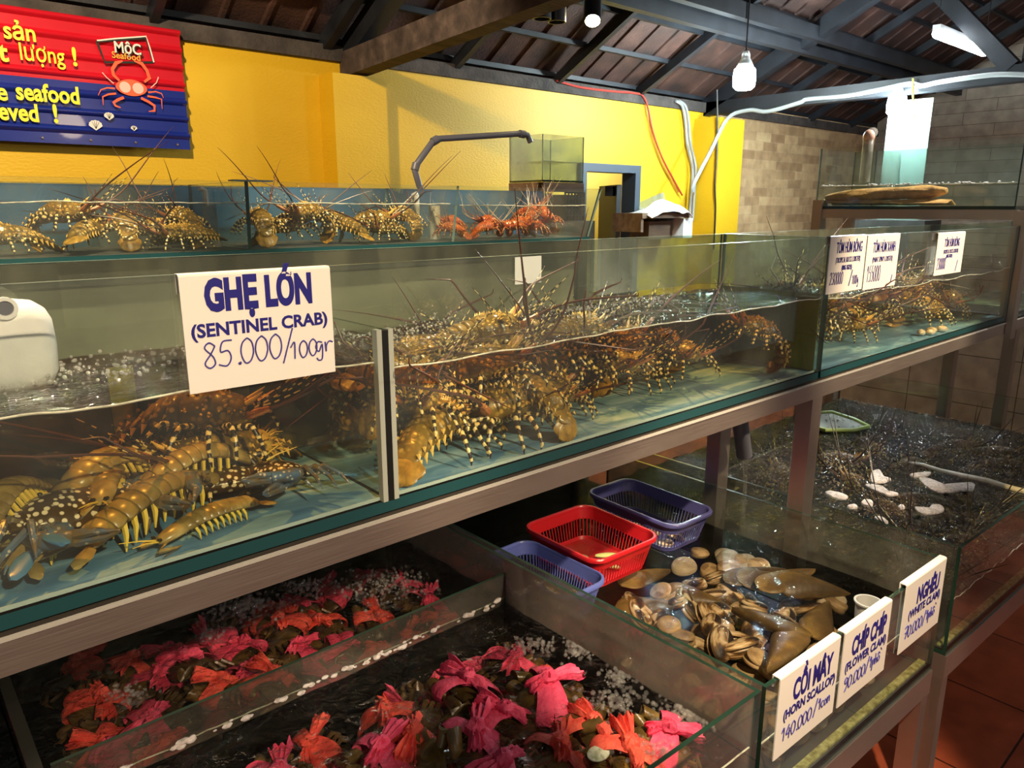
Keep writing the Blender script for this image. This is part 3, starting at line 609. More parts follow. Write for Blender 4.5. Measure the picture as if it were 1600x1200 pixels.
water_body(rect(0.622, 2.0745, 1.0095, 1.351), z(-0.473), z(-0.256), W['upper'], 'olive water over the lobsters, bubbling at the back', 0.007, 6, 150, 40, 2, boil)
water_body(rect(2.109, 3.786, 1.0095, 1.351), z(-0.473), z(-0.264), W['rock'], 'olive water in the tank under the lobster price signs', 0.008, 6, 110, 24, 3)
water_body(rect(3.91, 4.99, 1.0095, 1.351), z(-0.473), z(-0.264), W['rock'], 'water in the far upper tank past the tall post', 0.006, 6, 40, 12, 4)

# lower row
LT, LB = -0.905, -1.235
def yl(x): return 0.617 - 0.035 * (x - 1.243)
def foot(x0, x1, y1, ins=0.0): return [(x0, yl(x0) + ins), (x1, yl(x1) + ins), (x1, y1), (x0, y1)]
def lower_tank(x0, x1, label, floor, left='glassdirty', right='glassdirty', y1=1.96):
    t = empty('glass_tank', (x0, yl(x0), z(LB)), label=label, cat='fish tank'); g = 0.009
    floorpane('tank_floor', foot(x0, x1, y1), z(LB), z(LB + 0.013), t, M[floor])
    pane('front_pane', [(x0, yl(x0)), (x1, yl(x1)), (x1, yl(x1) + g), (x0, yl(x0) + g)], z(LB + 0.013), z(LT), t)
    pane('back_pane', rect(x0, x1, y1 - g, y1), z(LB + 0.013), z(LT), t, M['glassdirty'])
    pane('side_pane', rect(x0, x0 + g, yl(x0) + g, y1 - g), z(LB + 0.013), z(LT), t, M[left])
    pane('side_pane', rect(x1 - g, x1, yl(x1) + g, y1 - g), z(LB + 0.013), z(LT), t, M[right])
    return t
def lower_stand(x0, x1, label, yb=1.94):
    s = empty('steel_stand', (x0, yl(x0), 0), label=label, cat='tank stand')
    mb = MB(); mb.prism([(x0, yl(x0) - 0.004), (x1, yl(x1) - 0.004), (x1, yl(x1) + 0.04), (x0, yl(x0) + 0.04)], z(LB - 0.075), z(LB - 0.002)); mb.build('front_rail', STEEL, s, smooth=False)
    mb = MB(); mb.box(x0, x1, yb - 0.04, yb, z(LB - 0.075), z(LB - 0.002)); mb.build('back_rail', STEEL, s, smooth=False)
    for X in (x0, x1 - 0.045):
        mb = MB(); mb.box(X, X + 0.045, yl(X) - 0.002, yl(X) + 0.045, 0, z(LB - 0.075)); mb.build('leg', STEELV, s, smooth=False)
        mb = MB(); mb.box(X, X + 0.045, yb - 0.042, yb + 0.002, 0, z(LB - 0.075)); mb.build('leg', STEELV, s, smooth=False)
        mb = MB(); mb.box(X + 0.002, X + 0.043, yl(X) + 0.04, yb - 0.04, z(LB - 0.07), z(LB - 0.004)); mb.build('side_rail', STEEL, s, smooth=False)
    return s
t1 = lower_tank(-0.7, 1.187, 'lower glass tank of cloth-bound crabs under the sentinel crab sign', 'tankgrey', right='glassmist')
pane('cross_divider', rect(0.13, 1.176, 1.355, 1.363), z(LB + 0.013), z(-0.945), t1, M['glassdirty'])
pane('long_divider', rect(0.100, 0.108, yl(0.1) + 0.01, 1.95), z(LB + 0.013), z(-0.905), t1, M['glassdirty'], M['silicone'])
mb = MB(); mb.box(0.094, 0.114, yl(0.1) + 0.01, 1.95, z(-0.909), z(-0.900)); mb.build('divider_cap', M['silicone'], t1, smooth=False)
mb = MB()
for i in range(70):
    X = 0.15 + rnd.random() * 1.0; r_ = rnd.uniform(0.002, 0.006); mb.ellip((X, 1.353, z(-1.022 + rnd.random() * 0.014)), (r_ * 2, r_, r_), 6, 4)
mb.build('froth_line', M['froth'], t1)['kind'] = 'stuff'
t2 = lower_tank(1.203, 2.055, 'lower glass tank of clams and horn scallops with plastic baskets in it', 'tankdark', left='glassmist', right='glassdirty')
mb = MB(); mb.prism([(1.215, yl(1.215) + 0.012), (2.044, yl(2.044) + 0.012), (2.044, yl(2.045) + 0.03), (1.215, yl(1.215) + 0.03)], z(LB + 0.0155), z(LB + 0.022)); mb.build('mossy_ledge', M['gravel'], t2, smooth=False)
t3 = lower_tank(2.152, 4.15, 'lower glass tank of dark water with drifting white froth', 'tankdark', right='glass', y1=1.86)
mb = MB(); mb.prism([(2.165, yl(2.165) + 0.012), (4.138, yl(4.138) + 0.012), (4.138, yl(4.14) + 0.03), (2.165, yl(2.165) + 0.03)], z(LB + 0.0155), z(LB + 0.022)); mb.build('mossy_ledge', M['gravel'], t3, smooth=False)
lower_stand(-0.7, 1.19, 'steel stand under the tank of cloth-bound crabs')
lower_stand(1.20, 2.058, 'steel stand under the clam tank, its legs on the red floor')
lower_stand(2.150, 4.15, 'steel stand under the dark froth-covered tank', 1.84)
ZW1, ZW2, ZW3 = -1.030, -1.045, -1.075
F1 = lambda x0, x1, y1, y0=None: [(x0, yl(x0) + 0.0105 if y0 is None else y0), (x1, yl(x1) + 0.0105 if y0 is None else y0), (x1, y1), (x0, y1)]
water_body(F1(0.110, 1.176, 1.354), z(LB + 0.015), z(ZW1), W['pink'], 'rippling water over the bound crabs, next to the front glass', 0.004, 12, 90, 60, 6)
water_body(F1(0.110, 1.176, 1.949, 1.365), z(LB + 0.015), z(ZW1 + 0.01), W['pink'], 'frothy water over the bound crabs behind the inner glass divider', 0.005, 12, 60, 24, 7)
water_body(F1(-0.69, 0.098, 1.949), z(LB + 0.015), z(ZW1), W['pink'], 'dark water in the narrow crab compartment beside the black-capped divider', 0.004, 10, 40, 40, 8)
water_body(F1(1.213, 2.045, 1.950), z(LB + 0.015), z(ZW2), W['clam'], 'brown water around the clams and baskets', 0.003, 9, 60, 60, 9)
water_body(F1(2.163, 4.140, 1.850), z(LB + 0.015), z(ZW3), W['black'], 'choppy dark water with white froth patches', 0.011, 19, 220, 130, 10)

# rear row
rr = empty('steel_rack', (0, 2.0, 0), label='dark rear stand with an olive-grey panel under the rear lobster tank', cat='rack')
mb = MB(); mb.box(-0.6, 2.16, 2.0, 2.05, z(-0.185), z(-0.128)); mb.build('front_rail', M['darksteel'], rr, smooth=False)
mb = MB(); mb.box(-0.6, 2.16, 2.40, 2.45, z(-0.185), z(-0.128)); mb.build('back_rail', M['darksteel'], rr, smooth=False)
mb = MB(); mb.box(-0.6, 2.16, 2.02, 2.04, 0.05, z(-0.185)); mb.build('front_panel', M['olivepanel'], rr, smooth=False)
for X in (-0.55, 2.11):
    for Y in (2.0, 2.40): mb = MB(); mb.box(X, X + 0.05, Y, Y + 0.05, 0, z(-0.185)); mb.build('leg', M['darksteel'], rr, smooth=False)
tR = empty('glass_tank', (0, 2.0, z(-0.125)), label='long rear glass tank of golden lobsters before the blue panel', cat='fish tank')
ZB = -0.127
floorpane('tank_floor', rect(-0.6, 2.17, 2.0, 2.45), z(ZB), z(ZB + 0.012), tR, M['tankdark'], TEAL)
mb = MB(); xt, xb = 2.235, 2.165
def slant(x0b, x1b, x0t, x1t, y0, y1, z0, z1, mi=0):
    mb.add([(x0b, y0, z0), (x1b, y0, z0), (x1b, y1, z0), (x0b, y1, z0), (x0t, y0, z1), (x1t, y0, z1), (x1t, y1, z1), (x0t, y1, z1)], [(3, 2, 1, 0), (4, 5, 6, 7), (0, 1, 5, 4), (1, 2, 6, 5), (2, 3, 7, 6), (3, 0, 4, 7)], mi)
slant(-0.6, xb, -0.6, xt, 2.0, 2.008, z(ZB + 0.012), z(0.064)); mb.m = [1, 1, 0, 1, 0, 1]; mb.build('front_pane', [GL, PALE], tR, smooth=False)
mb = MB(); slant(-0.6, xb, -0.6, xt, 2.442, 2.45, z(ZB + 0.012), z(0.064)); mb.m = [1, 1, 0, 1, 0, 1]; mb.build('back_pane', [M['glassback'], PALE], tR, smooth=False)
mb = MB(); slant(xb - 0.008, xb, xt - 0.008, xt, 2.008, 2.442, z(ZB + 0.012), z(0.064)); mb.m = [1, 1, 1, 0, 1, 0]; mb.build('end_pane', [GL, M['darksteel']], tR, smooth=False)
for (b_, t_, em) in ((0.826, 0.830, M['edge']), (1.515, 1.540, PALE)):
    mb = MB(); slant(b_ - 0.005, b_ + 0.005, t_ - 0.005, t_ + 0.005, 2.008, 2.442, z(ZB + 0.012), z(0.064)); mb.m = [1, 1, 1, 0, 1, 0]; mb.build('divider_pane', [GL, em], tR, smooth=False)
mb = MB(); mb.box(0.79, 0.90, 1.995, 2.03, z(0.064), z(0.068)); mb.build('top_brace', PALE, tR, smooth=False)
water_body(rect(-0.59, 0.818, 2.0095, 2.44), z(ZB + 0.014), z(0.009), W['rear'], 'clear water in the rear tank before its green-edged divider', 0.005, 9, 60, 16, 12)
water_body(rect(0.838, 1.508, 2.0095, 2.44), z(ZB + 0.014), z(0.007), W['rear'], 'clear water in the middle of the rear lobster tank', 0.004, 9, 40, 16, 13)
water_body([(1.545, 2.0095), (2.155, 2.0095), (2.155, 2.44), (1.545, 2.44)], z(ZB + 0.014), z(0.002), W['rear'], 'clear water over the red lobsters in the rear tank', 0.004, 9, 40, 16, 14)
a_ = onY(0, 287, 2.56); b_ = onY(848, 302, 2.56)
mb = MB(); mb.prism([(-0.7, 2.56), (b_.x, 2.56), (b_.x, 2.58), (-0.7, 2.58)], z(-0.2), [z(0.062), z(0.066), z(0.066), z(0.062)])
tag(mb.build('blue_panel', M['navy'], base=(0, 2.56, z(-0.2)), smooth=False), 'long navy blue board standing behind the rear lobster tank', 'panel')
mb = MB(); mb.box(-0.7, b_.x, 2.55, 2.6, 0, z(-0.2)); tag(mb.build('low_counter', M['darksteel'], base=(0, 2.55, 0), smooth=False), 'dark counter under the navy board behind the rear tank', 'counter')
# third tier on the far side wall line
TX = 3.85
rt = empty('steel_rack', (TX, 1.05, z(-0.06)), label='short steel top tier joined to the tall post, holding the tank with sackcloth', cat='rack')
mb = MB(); mb.box(TX, TX + 0.04, 1.031, 1.95, z(-0.060), z(-0.016)); mb.build('front_rail', STEEL, rt, smooth=False)
mb = MB(); mb.box(TX + 0.36, TX + 0.40, 1.031, 1.95, z(-0.060), z(-0.016)); mb.build('back_rail', STEEL, rt, smooth=False)
mb = MB(); mb.box(TX + 0.04, TX + 0.36, 1.905, 1.945, z(-0.058), z(-0.018)); mb.build('end_rail', STEEL, rt, smooth=False)
mb = MB(); mb.box(TX - 0.01, TX + 0.05, 1.91, 1.96, 0, z(0.03)); mb.build('leg', STEELV, rt, smooth=False)
mb = MB(); mb.box(TX + 0.35, TX + 0.40, 1.91, 1.96, 0, z(-0.06)); mb.build('leg', STEELV, rt, smooth=False)
tt = empty('glass_tank', (TX, 1.05, z(-0.015)), label='top tier glass tank with a brown sack lying in shallow water', cat='fish tank')
floorpane('tank_floor', rect(TX, TX + 0.40, 1.04, 1.95), z(-0.015), z(0.0), tt, M['glasspale'])
pane('front_pane', rect(TX, TX + 0.008, 1.04, 1.95), z(0.0), z(0.287), tt, GL, PALE)
pane('back_pane', rect(TX + 0.392, TX + 0.40, 1.04, 1.95), z(0.0), z(0.287), tt, M['glasspale'], PALE)
pane('end_pane', rect(TX + 0.008, TX + 0.392, 1.942, 1.95), z(0.0), z(0.287), tt, GL, ED)
pane('end_pane', rect(TX + 0.008, TX + 0.392, 1.04, 1.048), z(0.0), z(0.287), tt, GL, ED)
pane('inner_pane', rect(TX + 0.10, TX + 0.392, 1.70, 1.708), z(0.0), z(0.27), tt, GL, PALE)
water_body(rect(TX + 0.0095, TX + 0.390, 1.0495, 1.940), z(0.002), z(0.098), W['rear'], 'shallow water around the sack in the top tier tank', 0.004, 9, 30, 50, 15, rim=0)
mb = MB(); mb.tube([(TX + 0.0105, 1.05 + 0.89 * k / 40, z(0.0985) + wave(k, 0, .002, 1.3, 2)) for k in range(41)], 0.0028, 5); mb.build('water_edge', M['meniscus'], bpy.data.objects['tank_water.012'])
mb = MB()
for i in range(90):
    r_ = rnd.uniform(0.002, 0.005); mb.ellip((TX + 0.012 + rnd.random() * 0.01, 1.06 + rnd.random() * 0.87, z(0.098 + rnd.random() * 0.008)), (r_, r_ * 1.6, r_), 5, 3)
tag(mb.build('froth_line', M['froth'], base=(TX, 1.05, z(0.1))), 'thin white froth along the water line of the top tier tank', 'froth', kind='stuff')
# ------------------------------------------------------------------ price signs
ST = {'0': [[(.5, 1), (.2, .8), (.1, .4), (.3, 0), (.6, .05), (.8, .4), (.75, .8), (.5, 1)]], '1': [[(.2, .7), (.55, 1), (.5, 0)]], '2': [[(.1, .75), (.3, 1), (.65, .95), (.7, .65), (.2, .05), (.1, 0), (.9, .05)]],
      '3': [[(.1, .9), (.5, 1), (.75, .8), (.35, .55), (.75, .35), (.55, .02), (.1, .1)]], '4': [[(.55, 1), (.1, .35), (.85, .4)], [(.65, .7), (.6, -.1)]], '5': [[(.85, 1), (.35, .97), (.2, .58), (.6, .6), (.75, .3), (.5, 0), (.05, .08)]],
      '7': [[(.1, .95), (.8, 1), (.35, 0)], [(.2, .5), (.75, .55)]], '8': [[(.75, .85), (.45, 1), (.2, .8), (.6, .45), (.7, .15), (.4, 0), (.15, .2), (.5, .55), (.75, .85)]], '9': [[(.75, .85), (.4, 1), (.15, .7), (.45, .5), (.75, .8), (.7, .3), (.3, -.15)]],
      '.': [[(.3, .02), (.42, .06), (.40, -.02), (.3, .02)]], '/': [[(.8, 1.15), (.15, -.2)]], 'g': [[(.7, .6), (.35, .65), (.15, .35), (.4, .1), (.7, .5), (.65, -.3), (.35, -.4), (.2, -.25)]], 'r': [[(.2, .6), (.25, .05), (.3, .4), (.55, .62), (.85, .55)]],
      'c': [[(.7, .55), (.35, .6), (.15, .3), (.4, .02), (.75, .12)]], 'o': [[(.45, .6), (.15, .35), (.4, .02), (.7, .3), (.45, .6)]], 'n': [[(.15, .6), (.2, .02), (.3, .45), (.6, .6), (.65, .05)]], 'p': [[(.25, .6), (.2, -.4), (.3, .45), (.65, .6), (.6, .2), (.3, .1)]],
      'h': [[(.3, 1), (.2, 0), (.3, .4), (.6, .5), (.65, 0)]], 'ồ': [[(.45, .6), (.15, .35), (.4, .02), (.7, .3), (.45, .6)], [(.2, .7), (.45, .9), (.7, .7)], [(.8, 1.2), (1.05, .95)]], ' ': []}
def hand(txt, x, zz, hgt, parent, adv=0.62, rw=0.0011, wf=0.72, slant=0.0, rise=0.0, y=-0.0012, small=None):
    """handwriting in felt pen: thin strokes lying on the panel"""
    mb = MB(); cx = x
    for ch in txt:
        hh = hgt
        for path in ST[ch]:
            pts = [(cx + (px + slant * pz) * hh * wf, y, zz + pz * hh + (cx - x) * rise) for px, pz in path]
            fine = []
            for i in range(len(pts) - 1):     # rounded by a spline through the points
                p0, p1, p2, p3 = [Vector(pts[max(0, min(len(pts) - 1, j))]) for j in (i - 1, i, i + 1, i + 2)]
                for k in range(4):
                    t = k / 4; fine.append(0.5 * ((2 * p1) + (p2 - p0) * t + (2 * p0 - 5 * p1 + 4 * p2 - p3) * t * t + (3 * p1 - p0 - 3 * p2 + p3) * t ** 3))
            fine.append(Vector(pts[-1])); mb.tube(fine, rw, 5)
        cx += hh * (0.28 if ch in './' else adv)
    return mb.build('handwriting', M['pen'], parent, local=True)
def price_sign(loc, w_, h_, rz, lines, hands, label, tiltz=0.0, depth=0.014):
    """white acrylic card folded over the glass edge; origin at its lower front left corner"""
    s = empty('price_sign', loc, rz, label, 'price sign', None); s.rotation_euler = (0, tiltz, rz)
    mb = MB(); r = 0.004
    prof = [(0, 0), (0, h_ - r), (r * 0.4, h_ - r * 0.3), (r * 1.4, h_), (depth, h_), (depth, h_ - 0.026)]
    prof2 = [(p[0] + 0.0025 if i < 2 else p[0] + (0.002 if i == 2 else 0 if i < 5 else -0.0025), p[1] - (0.0 if i < 2 else 0.0022 if i < 5 else 0)) for i, p in enumerate(prof)]
    prof2[4] = (depth - 0.0025, h_ - 0.0025)
    outline = prof + prof2[::-1]
    mb.loft([[Vector((xx, p[0], p[1])) for p in outline] for xx in (0, w_)], 0)
    mb.build('panel', M['white'], s, local=True, smooth=False)
    for (t, x, zz, size, sx, fat) in lines: text(t, size, M['ink'], s, (x * w_, -0.0006, zz * h_), sx=sx, fat=fat)
    for hd in hands: hand(hd[0], hd[1] * w_, hd[2] * h_, hd[3], s, **(hd[4] if len(hd) > 4 else {}))
    return s
price_sign((0.311, 0.990, z(-0.241)), 0.212, 0.157, 0, [('GHẸ LỚN', .5, .69, .056, .62, .0030), ('(SENTINEL CRAB)', .5, .47, .0245, 1.02, .0007)],
           [('85.000', .09, .20, .034, dict(adv=.60, rise=.02)), ('/', .60, .20, .036), ('100', .66, .18, .024, dict(rise=.05)), ('gr', .845, .20, .026, dict(adv=.55))], 'white GHE LON sentinel crab price sign, the largest, hung on the long upper tank')
def sgn_up(u0, u1, vtop, vbot, lines, hands, label):
    a = onY(u0, vtop, 0.99); b = onY(u1, vtop, 0.99); c = onY(u0, vbot, 0.99)
    return price_sign((a.x, 0.990, c.z), b.x - a.x, a.z - c.z, 0, lines, hands, label)
T2 = lambda a: [(a, .52, .70, .050, .50, .0012), ]
sgn_up(1299, 1355, 369, 459, [('TÔM HÙM BÔNG', .53, .70, .044, .47, .0006), ('(TROPICAL ROCK LOBSTER)', .52, .53, .022, .56, .0000), ('(BIG SIZE)', .5, .40, .018, .85, .0006)],
       [('230000', .06, .16, .034, dict(adv=.40, wf=.42, rw=.0008)), ('/', .58, .14, .034), ('100g', .68, .12, .026, dict(adv=.42, wf=.42, rw=.0008))], 'white TOM HUM BONG (BIG SIZE) sign next to the tank seam')
sgn_up(1357, 1407, 367, 452, [('TÔM HÙM XANH', .53, .67, .044, .47, .0006), ('(PAINT SPINY LOBSTER)', .51, .49, .023, .60, .0000)],
       [('155000', .06, .14, .048, dict(adv=.34, wf=.36, rw=.0008)), ('/', .82, .08, .02)], 'white TOM HUM XANH paint spiny lobster sign, second from the tank seam')
sgn_up(1467, 1509, 364, 430, [('TÔM HÙM BÔNG', .53, .66, .040, .47, .0006), ('(TROPICAL ROCK LOBSTER)', .52, .50, .020, .57, .0000), ('(BIG SIZE)', .48, .40, .016, .85, .0005)],
       [('230000', .06, .14, .040, dict(adv=.34, wf=.36, rw=.0008)), ('/', .75, .08, .03)], 'white TOM HUM BONG sign hanging alone nearer the tall steel post')
SL = math.atan(-0.035)
def sgn_low(X, w_, h_, top, lines, hands, label, tilt=0.0):
    return price_sign((X, yl(X) - 0.006, z(top - h_)), w_, h_, SL, lines, hands, label, tilt, depth=0.018)
sgn_low(1.243, 0.238, 0.190, -0.900, [('CỒI MÂY', .55, .61, .066, .58, .0022), ('(HORN SCALLOP)', .53, .44, .030, .86, .0008)], [('140.000', .08, .18, .030, dict(adv=.62)), ('/', .60, .20, .03), ('1con', .68, .21, .026, dict(adv=.5))], 'white COI MAY horn scallop price sign, nearest the corner of the clam tank')
sgn_low(1.500, 0.225, 0.188, -0.902, [('CHÍP CHÍP', .54, .61, .064, .55, .0022), ('(FLOWER CLAM)', .51, .44, .030, .88, .0008)], [('90.000', .08, .19, .031, dict(adv=.58)), ('/', .52, .22, .03), ('1phồ', .60, .22, .028, dict(adv=.48))], 'white CHIP CHIP flower clam price sign, middle one of the clam tank')
sgn_low(1.800, 0.235, 0.190, -0.892, [('NGHÊU', .58, .61, .062, .62, .0022), ('(WHITE CLAM)', .53, .45, .030, .94, .0008)], [('70.000', .08, .18, .032, dict(adv=.58)), ('/', .52, .20, .03), ('1phồ', .60, .21, .028, dict(adv=.48))], 'white NGHEU white clam price sign, by the steel corner of the clam tank')
# small paper card on the back glass
mb = MB(); a = onY(804, 402, 1.3505); b = onY(845, 441, 1.3505); mb.box(a.x, b.x, 1.3490, 1.3505, b.z, a.z); 
pc = mb.build('paper_card', M['paper'], base=(a.x, 1.349, b.z), smooth=False); tag(pc, 'small white paper card stuck on the back glass of the lobster tank', 'card')

# ------------------------------------------------------------------ lights of the place
b1 = onY(1163, 122, 3.0)
bu = empty('led_bulb', b1, label='large white LED bulb hanging on a black cord', cat='light bulb')
mb = MB(); mb.lathe(b1, [(0.0, -0.075), (0.05, -0.075), (0.072, -0.055), (0.076, 0.0), (0.070, 0.055), (0.045, 0.075)], 14); mb.build('globe', M['bulb'], bu)
mb = MB(); mb.lathe(b1, [(0.055, 0.073), (0.045, 0.10), (0.030, 0.125), (0.028, 0.15), (0.020, 0.17)], 14); mb.build('cap', M['paper'], bu)
mb = MB(); mb.tube([b1 + Vector((0, 0, 0.16)), (b1.x, 3.0, roof_z(3.0) + 0.03)], 0.006, 6); mb.build('cord', M['black'], bu)
def tube_light(u0, v0, u1, v1, Y, label):
    a = onY(u0, v0, Y); b = onY(u1, v1, Y); b.z = a.z = (a.z + b.z) / 2
    t = empty('tube_light', a, label=label, cat='tube light')
    mb = MB(); mb.tube([a, b], 0.032, 10); mb.build('diffuser', M['tubelit'], t)
    mb = MB(); mb.bar(a + Vector((-.02, 0, .035)), b + Vector((.02, 0, .035)), 0.05, 0.03); mb.build('housing', M['paper'], t, smooth=False)
    for p in (a, b): mb = MB(); mb.tube([p + Vector((0, 0, .04)), (p.x, p.y, roof_z(p.y) + 0.04)], 0.003, 5); mb.build('hanger', M['black'], t)
tube_light(1464, 54, 1538, 79, 2.1, 'slim white tube light under the roof by the steel diagonal')
b2 = onX(1401, 163, 5.7)
bu2 = empty('led_bulb', b2, label='white LED bulb glaring over the hazy plastic sheet, below the conduit', cat='light bulb')
mb = MB(); mb.lathe(b2, [(0.0, -0.07), (0.045, -0.07), (0.062, -0.05), (0.064, 0.0), (0.058, 0.05), (0.035, 0.07)], 14); mb.build('globe', M['bulb'], bu2)
mb = MB(); mb.lathe(b2, [(0.04, 0.068), (0.03, 0.10), (0.02, 0.13)], 12); mb.build('cap', M['paper'], bu2)
mb = MB(); mb.tube([b2 + Vector((0, 0, 0.12)), (5.78, b2.y, z(0.76))], 0.005, 6); mb.build('cord', M['black'], bu2)
def can(u, v, Y, lit, label):
    p = onY(u, v, Y); t = empty('spot_can', p, label=label, cat='spotlight')
    d = (Vector((0, 0, H)) - p).normalized() * (1 if lit else 0) + Vector((0, 0, -1)) * (1.1 if lit else 1); d.normalize()
    mb = MB(); q = p - d * 0.13; Mx = d.to_track_quat('Z', 'X').to_matrix()
    rings = [(0.030, -0.13), (0.044, -0.125), (0.044, 0.0), (0.038, 0.0), (0.036, -0.03)]
    mb.lathe(p, rings, 14, 0, Mx); mb.build('housing', M['black'], t)
    mb = MB(); mb.lathe(p, [(0.0, -0.012), (0.034, -0.012), (0.03, -0.004), (0.0, 0.002)] if lit else [(0.0, -0.025), (0.034, -0.025), (0.0, -0.02)], 14, 0, Mx); mb.build('lens', M['bulbwarm'] if lit else M['paper'], t)
    mb = MB(); mb.tube([q, q + Vector((0, 0, 0.05)), (q.x, q.y, roof_z(q.y) + 0.03)], 0.007, 6); mb.build('stem', M['black'], t)
can(847, 30, 2.7, False, 'black spot can by the timber beam, first of two facing down')
can(870, 35, 2.7, False, 'black spot can facing down, between its twin and the lit spot')
can(926, 33, 2.7, True, 'black spot can with its warm lamp lit')

# ------------------------------------------------------------------ things at the back
tk = onY(848, 284, 2.9); s0 = empty('glass_tank', (tk.x, 2.9, tk.z), label='small square glass tank raised on a rusty stand before the yellow wall', cat='fish tank')
x0 = tk.x; x1 = onY(912, 250, 2.9).x; y1 = onX(796, 250, x0).y; zt = onY(848, 209, 2.9).z; zb = tk.z
floorpane('tank_floor', rect(x0, x1, 2.9, y1), zb, zb + 0.01, s0, M['glasspale'])
pane('front_pane', rect(x0, x1, 2.9, 2.907), zb + 0.01, zt, s0, M['glasspale'], PALE); pane('back_pane', rect(x0, x1, y1 - 0.007, y1), zb + 0.01, zt, s0, M['glasspale'], PALE)
pane('side_pane', rect(x0, x0 + 0.007, 2.907, y1 - 0.007), zb + 0.01, zt, s0, M['glasspale'], PALE); pane('side_pane', rect(x1 - 0.007, x1, 2.907, y1 - 0.007), zb + 0.01, zt, s0, M['glasspale'], M['darksteel'])
water_body(rect(x0 + 0.009, x1 - 0.009, 2.909, y1 - 0.009), zb + 0.012, zb + 0.105, W['rear'], 'shallow water in the small raised tank', 0.003, 9, 8, 8, 20)
s1 = empty('tank_stand', (x0, 2.9, 0), label='rusty steel stand under the small raised glass tank', cat='tank stand')
mb = MB(); mb.box(x0, x1, 2.895, 2.92, zb - 0.05, zb - 0.002); mb.build('front_rail', M['wood'], s1, smooth=False)
mb = MB(); mb.box(x0 - 0.005, x0 + 0.02, 2.92, y1, zb - 0.05, zb - 0.002); mb.build('side_rail', M['wood'], s1, smooth=False)
for X in (x0, x1 - 0.02):
    for Y in (2.895, y1 - 0.02): mb = MB(); mb.box(X, X + 0.02, Y, Y + 0.02, 0, zb - 0.05); mb.build('leg', M['darksteel'], s1, smooth=False)
mb = MB(); YP = 2.75; pts = [onY(*p, YP) for p in ((660, 300), (655, 290), (648, 266), (650, 258), (676, 222), (684, 217), (812, 209), (824, 211), (829, 222))]
pts = [Vector((pts[0].x, YP, 0.0))] + pts
mb.tube(pts, 0.014, 10); gp = mb.build('grey_pipe', M['pvcgrey'], base=(pts[0].x, YP, 0.0)); tag(gp, 'grey bent water pipe rising before the yellow wall to the small tank', 'pipe')
for i in (3, 5, 7): 
    mb = MB(); dd = (pts[i + 1] - pts[i]).normalized() * 0.03; mb.tube([pts[i], pts[i] + dd], 0.018, 10); mb.build('pipe_collar', M['pvcgrey'], gp)
# black basket behind the rear tank's end
mb = MB(); a = onY(884, 301, 2.75); b = onY(913, 345, 2.75)
for i in range(7): X = a.x + (b.x - a.x) * i / 6; mb.box(X - .004, X + .004, 2.75, 2.756, b.z, a.z)
for i in range(6): Z = b.z + (a.z - b.z) * i / 5; mb.box(a.x - .004, b.x + .004, 2.750, 2.757, Z - .004, Z + .004)
cb = empty('crate', (a.x, 2.75, b.z), label='black lattice crate behind the end of the rear tank', cat='crate')
mb.build('front_lattice', M['black'], cb, smooth=False)
mb = MB(); mb.box(a.x, b.x, 2.757, 2.95, b.z, a.z - 0.01); mb.build('body', M['black'], cb, smooth=False)
mb = MB(); mb.box(a.x - .05, b.x + .05, 2.72, 2.98, 0, b.z); tag(mb.build('pedestal', M['olivepanel'], base=(a.x, 2.72, 0), smooth=False), 'plain pedestal under the black lattice crate', 'pedestal')
# wall shelf box with white bags
Y = 3.70
def wp(u, v, y=Y): return onY(u, v, y)
ws = empty('wall_shelf', wp(1003, 372), label='small brown shelf box fixed to the yellow wall beside the corner pillar', cat='shelf')
a = wp(1004, 328); b = wp(1078, 343)
mb = MB(); mb.box(a.x, b.x, Y, 3.995, wp(1030, 341).z, wp(1030, 333).z); mb.build('top_board', M['wood'], ws, smooth=False)
mb = MB(); mb.box(a.x, a.x + 0.03, Y + .01, 3.995, wp(1030, 362).z, wp(1030, 341).z); mb.build('side_board', M['wood'], ws, smooth=False)
mb = MB(); mb.box(wp(1068, 350).x, wp(1082, 350).x, Y, 3.995, wp(1070, 372).z, wp(1070, 341).z); mb.build('white_side', M['paper'], ws, smooth=False)
mb = MB(); mb.box(wp(1030, 350).x, wp(1066, 350).x, Y + .1, 3.995, wp(1050, 374).z, wp(1050, 346).z); mb.build('lower_box', M['wood'], ws, smooth=False)
def bag(u0, v0, u1, v1, label, sd):
    c = wp((u0 + u1) / 2, v1); wx = abs(wp(u1, v1).x - wp(u0, v1).x) / 2; hz = abs(wp(u0, v0).z - c.z)
    mb = MB()
    def f(i, j):
        x = (i - .5) * 2; y = j
        e = max(0, 1 - abs(x) ** 2.2) * (0.35 + 0.65 * math.sin(PI * min(1, j + .15)))
        return Vector((c.x + x * wx, Y - 0.05 + 0.26 * y, c.z + e * hz * (0.8 + 0.5 * noise.noise(Vector((i * 4, j * 4, sd)))) - (0.05 * max(0, .25 - j) * 4 * (0.6 + noise.noise(Vector((i * 5, 2, sd)))))))
    mb.grid(16, 10, f); o = mb.build('plastic_bag', M['paper'], base=c, angle=25, fix=False)
    sm = o.modifiers.new('thick', 'SOLIDIFY'); sm.thickness = 0.004
    return tag(o, label, 'bag')
bag(1012, 312, 1078, 334, 'crumpled white plastic bag lying on the wall shelf box', 1.0)
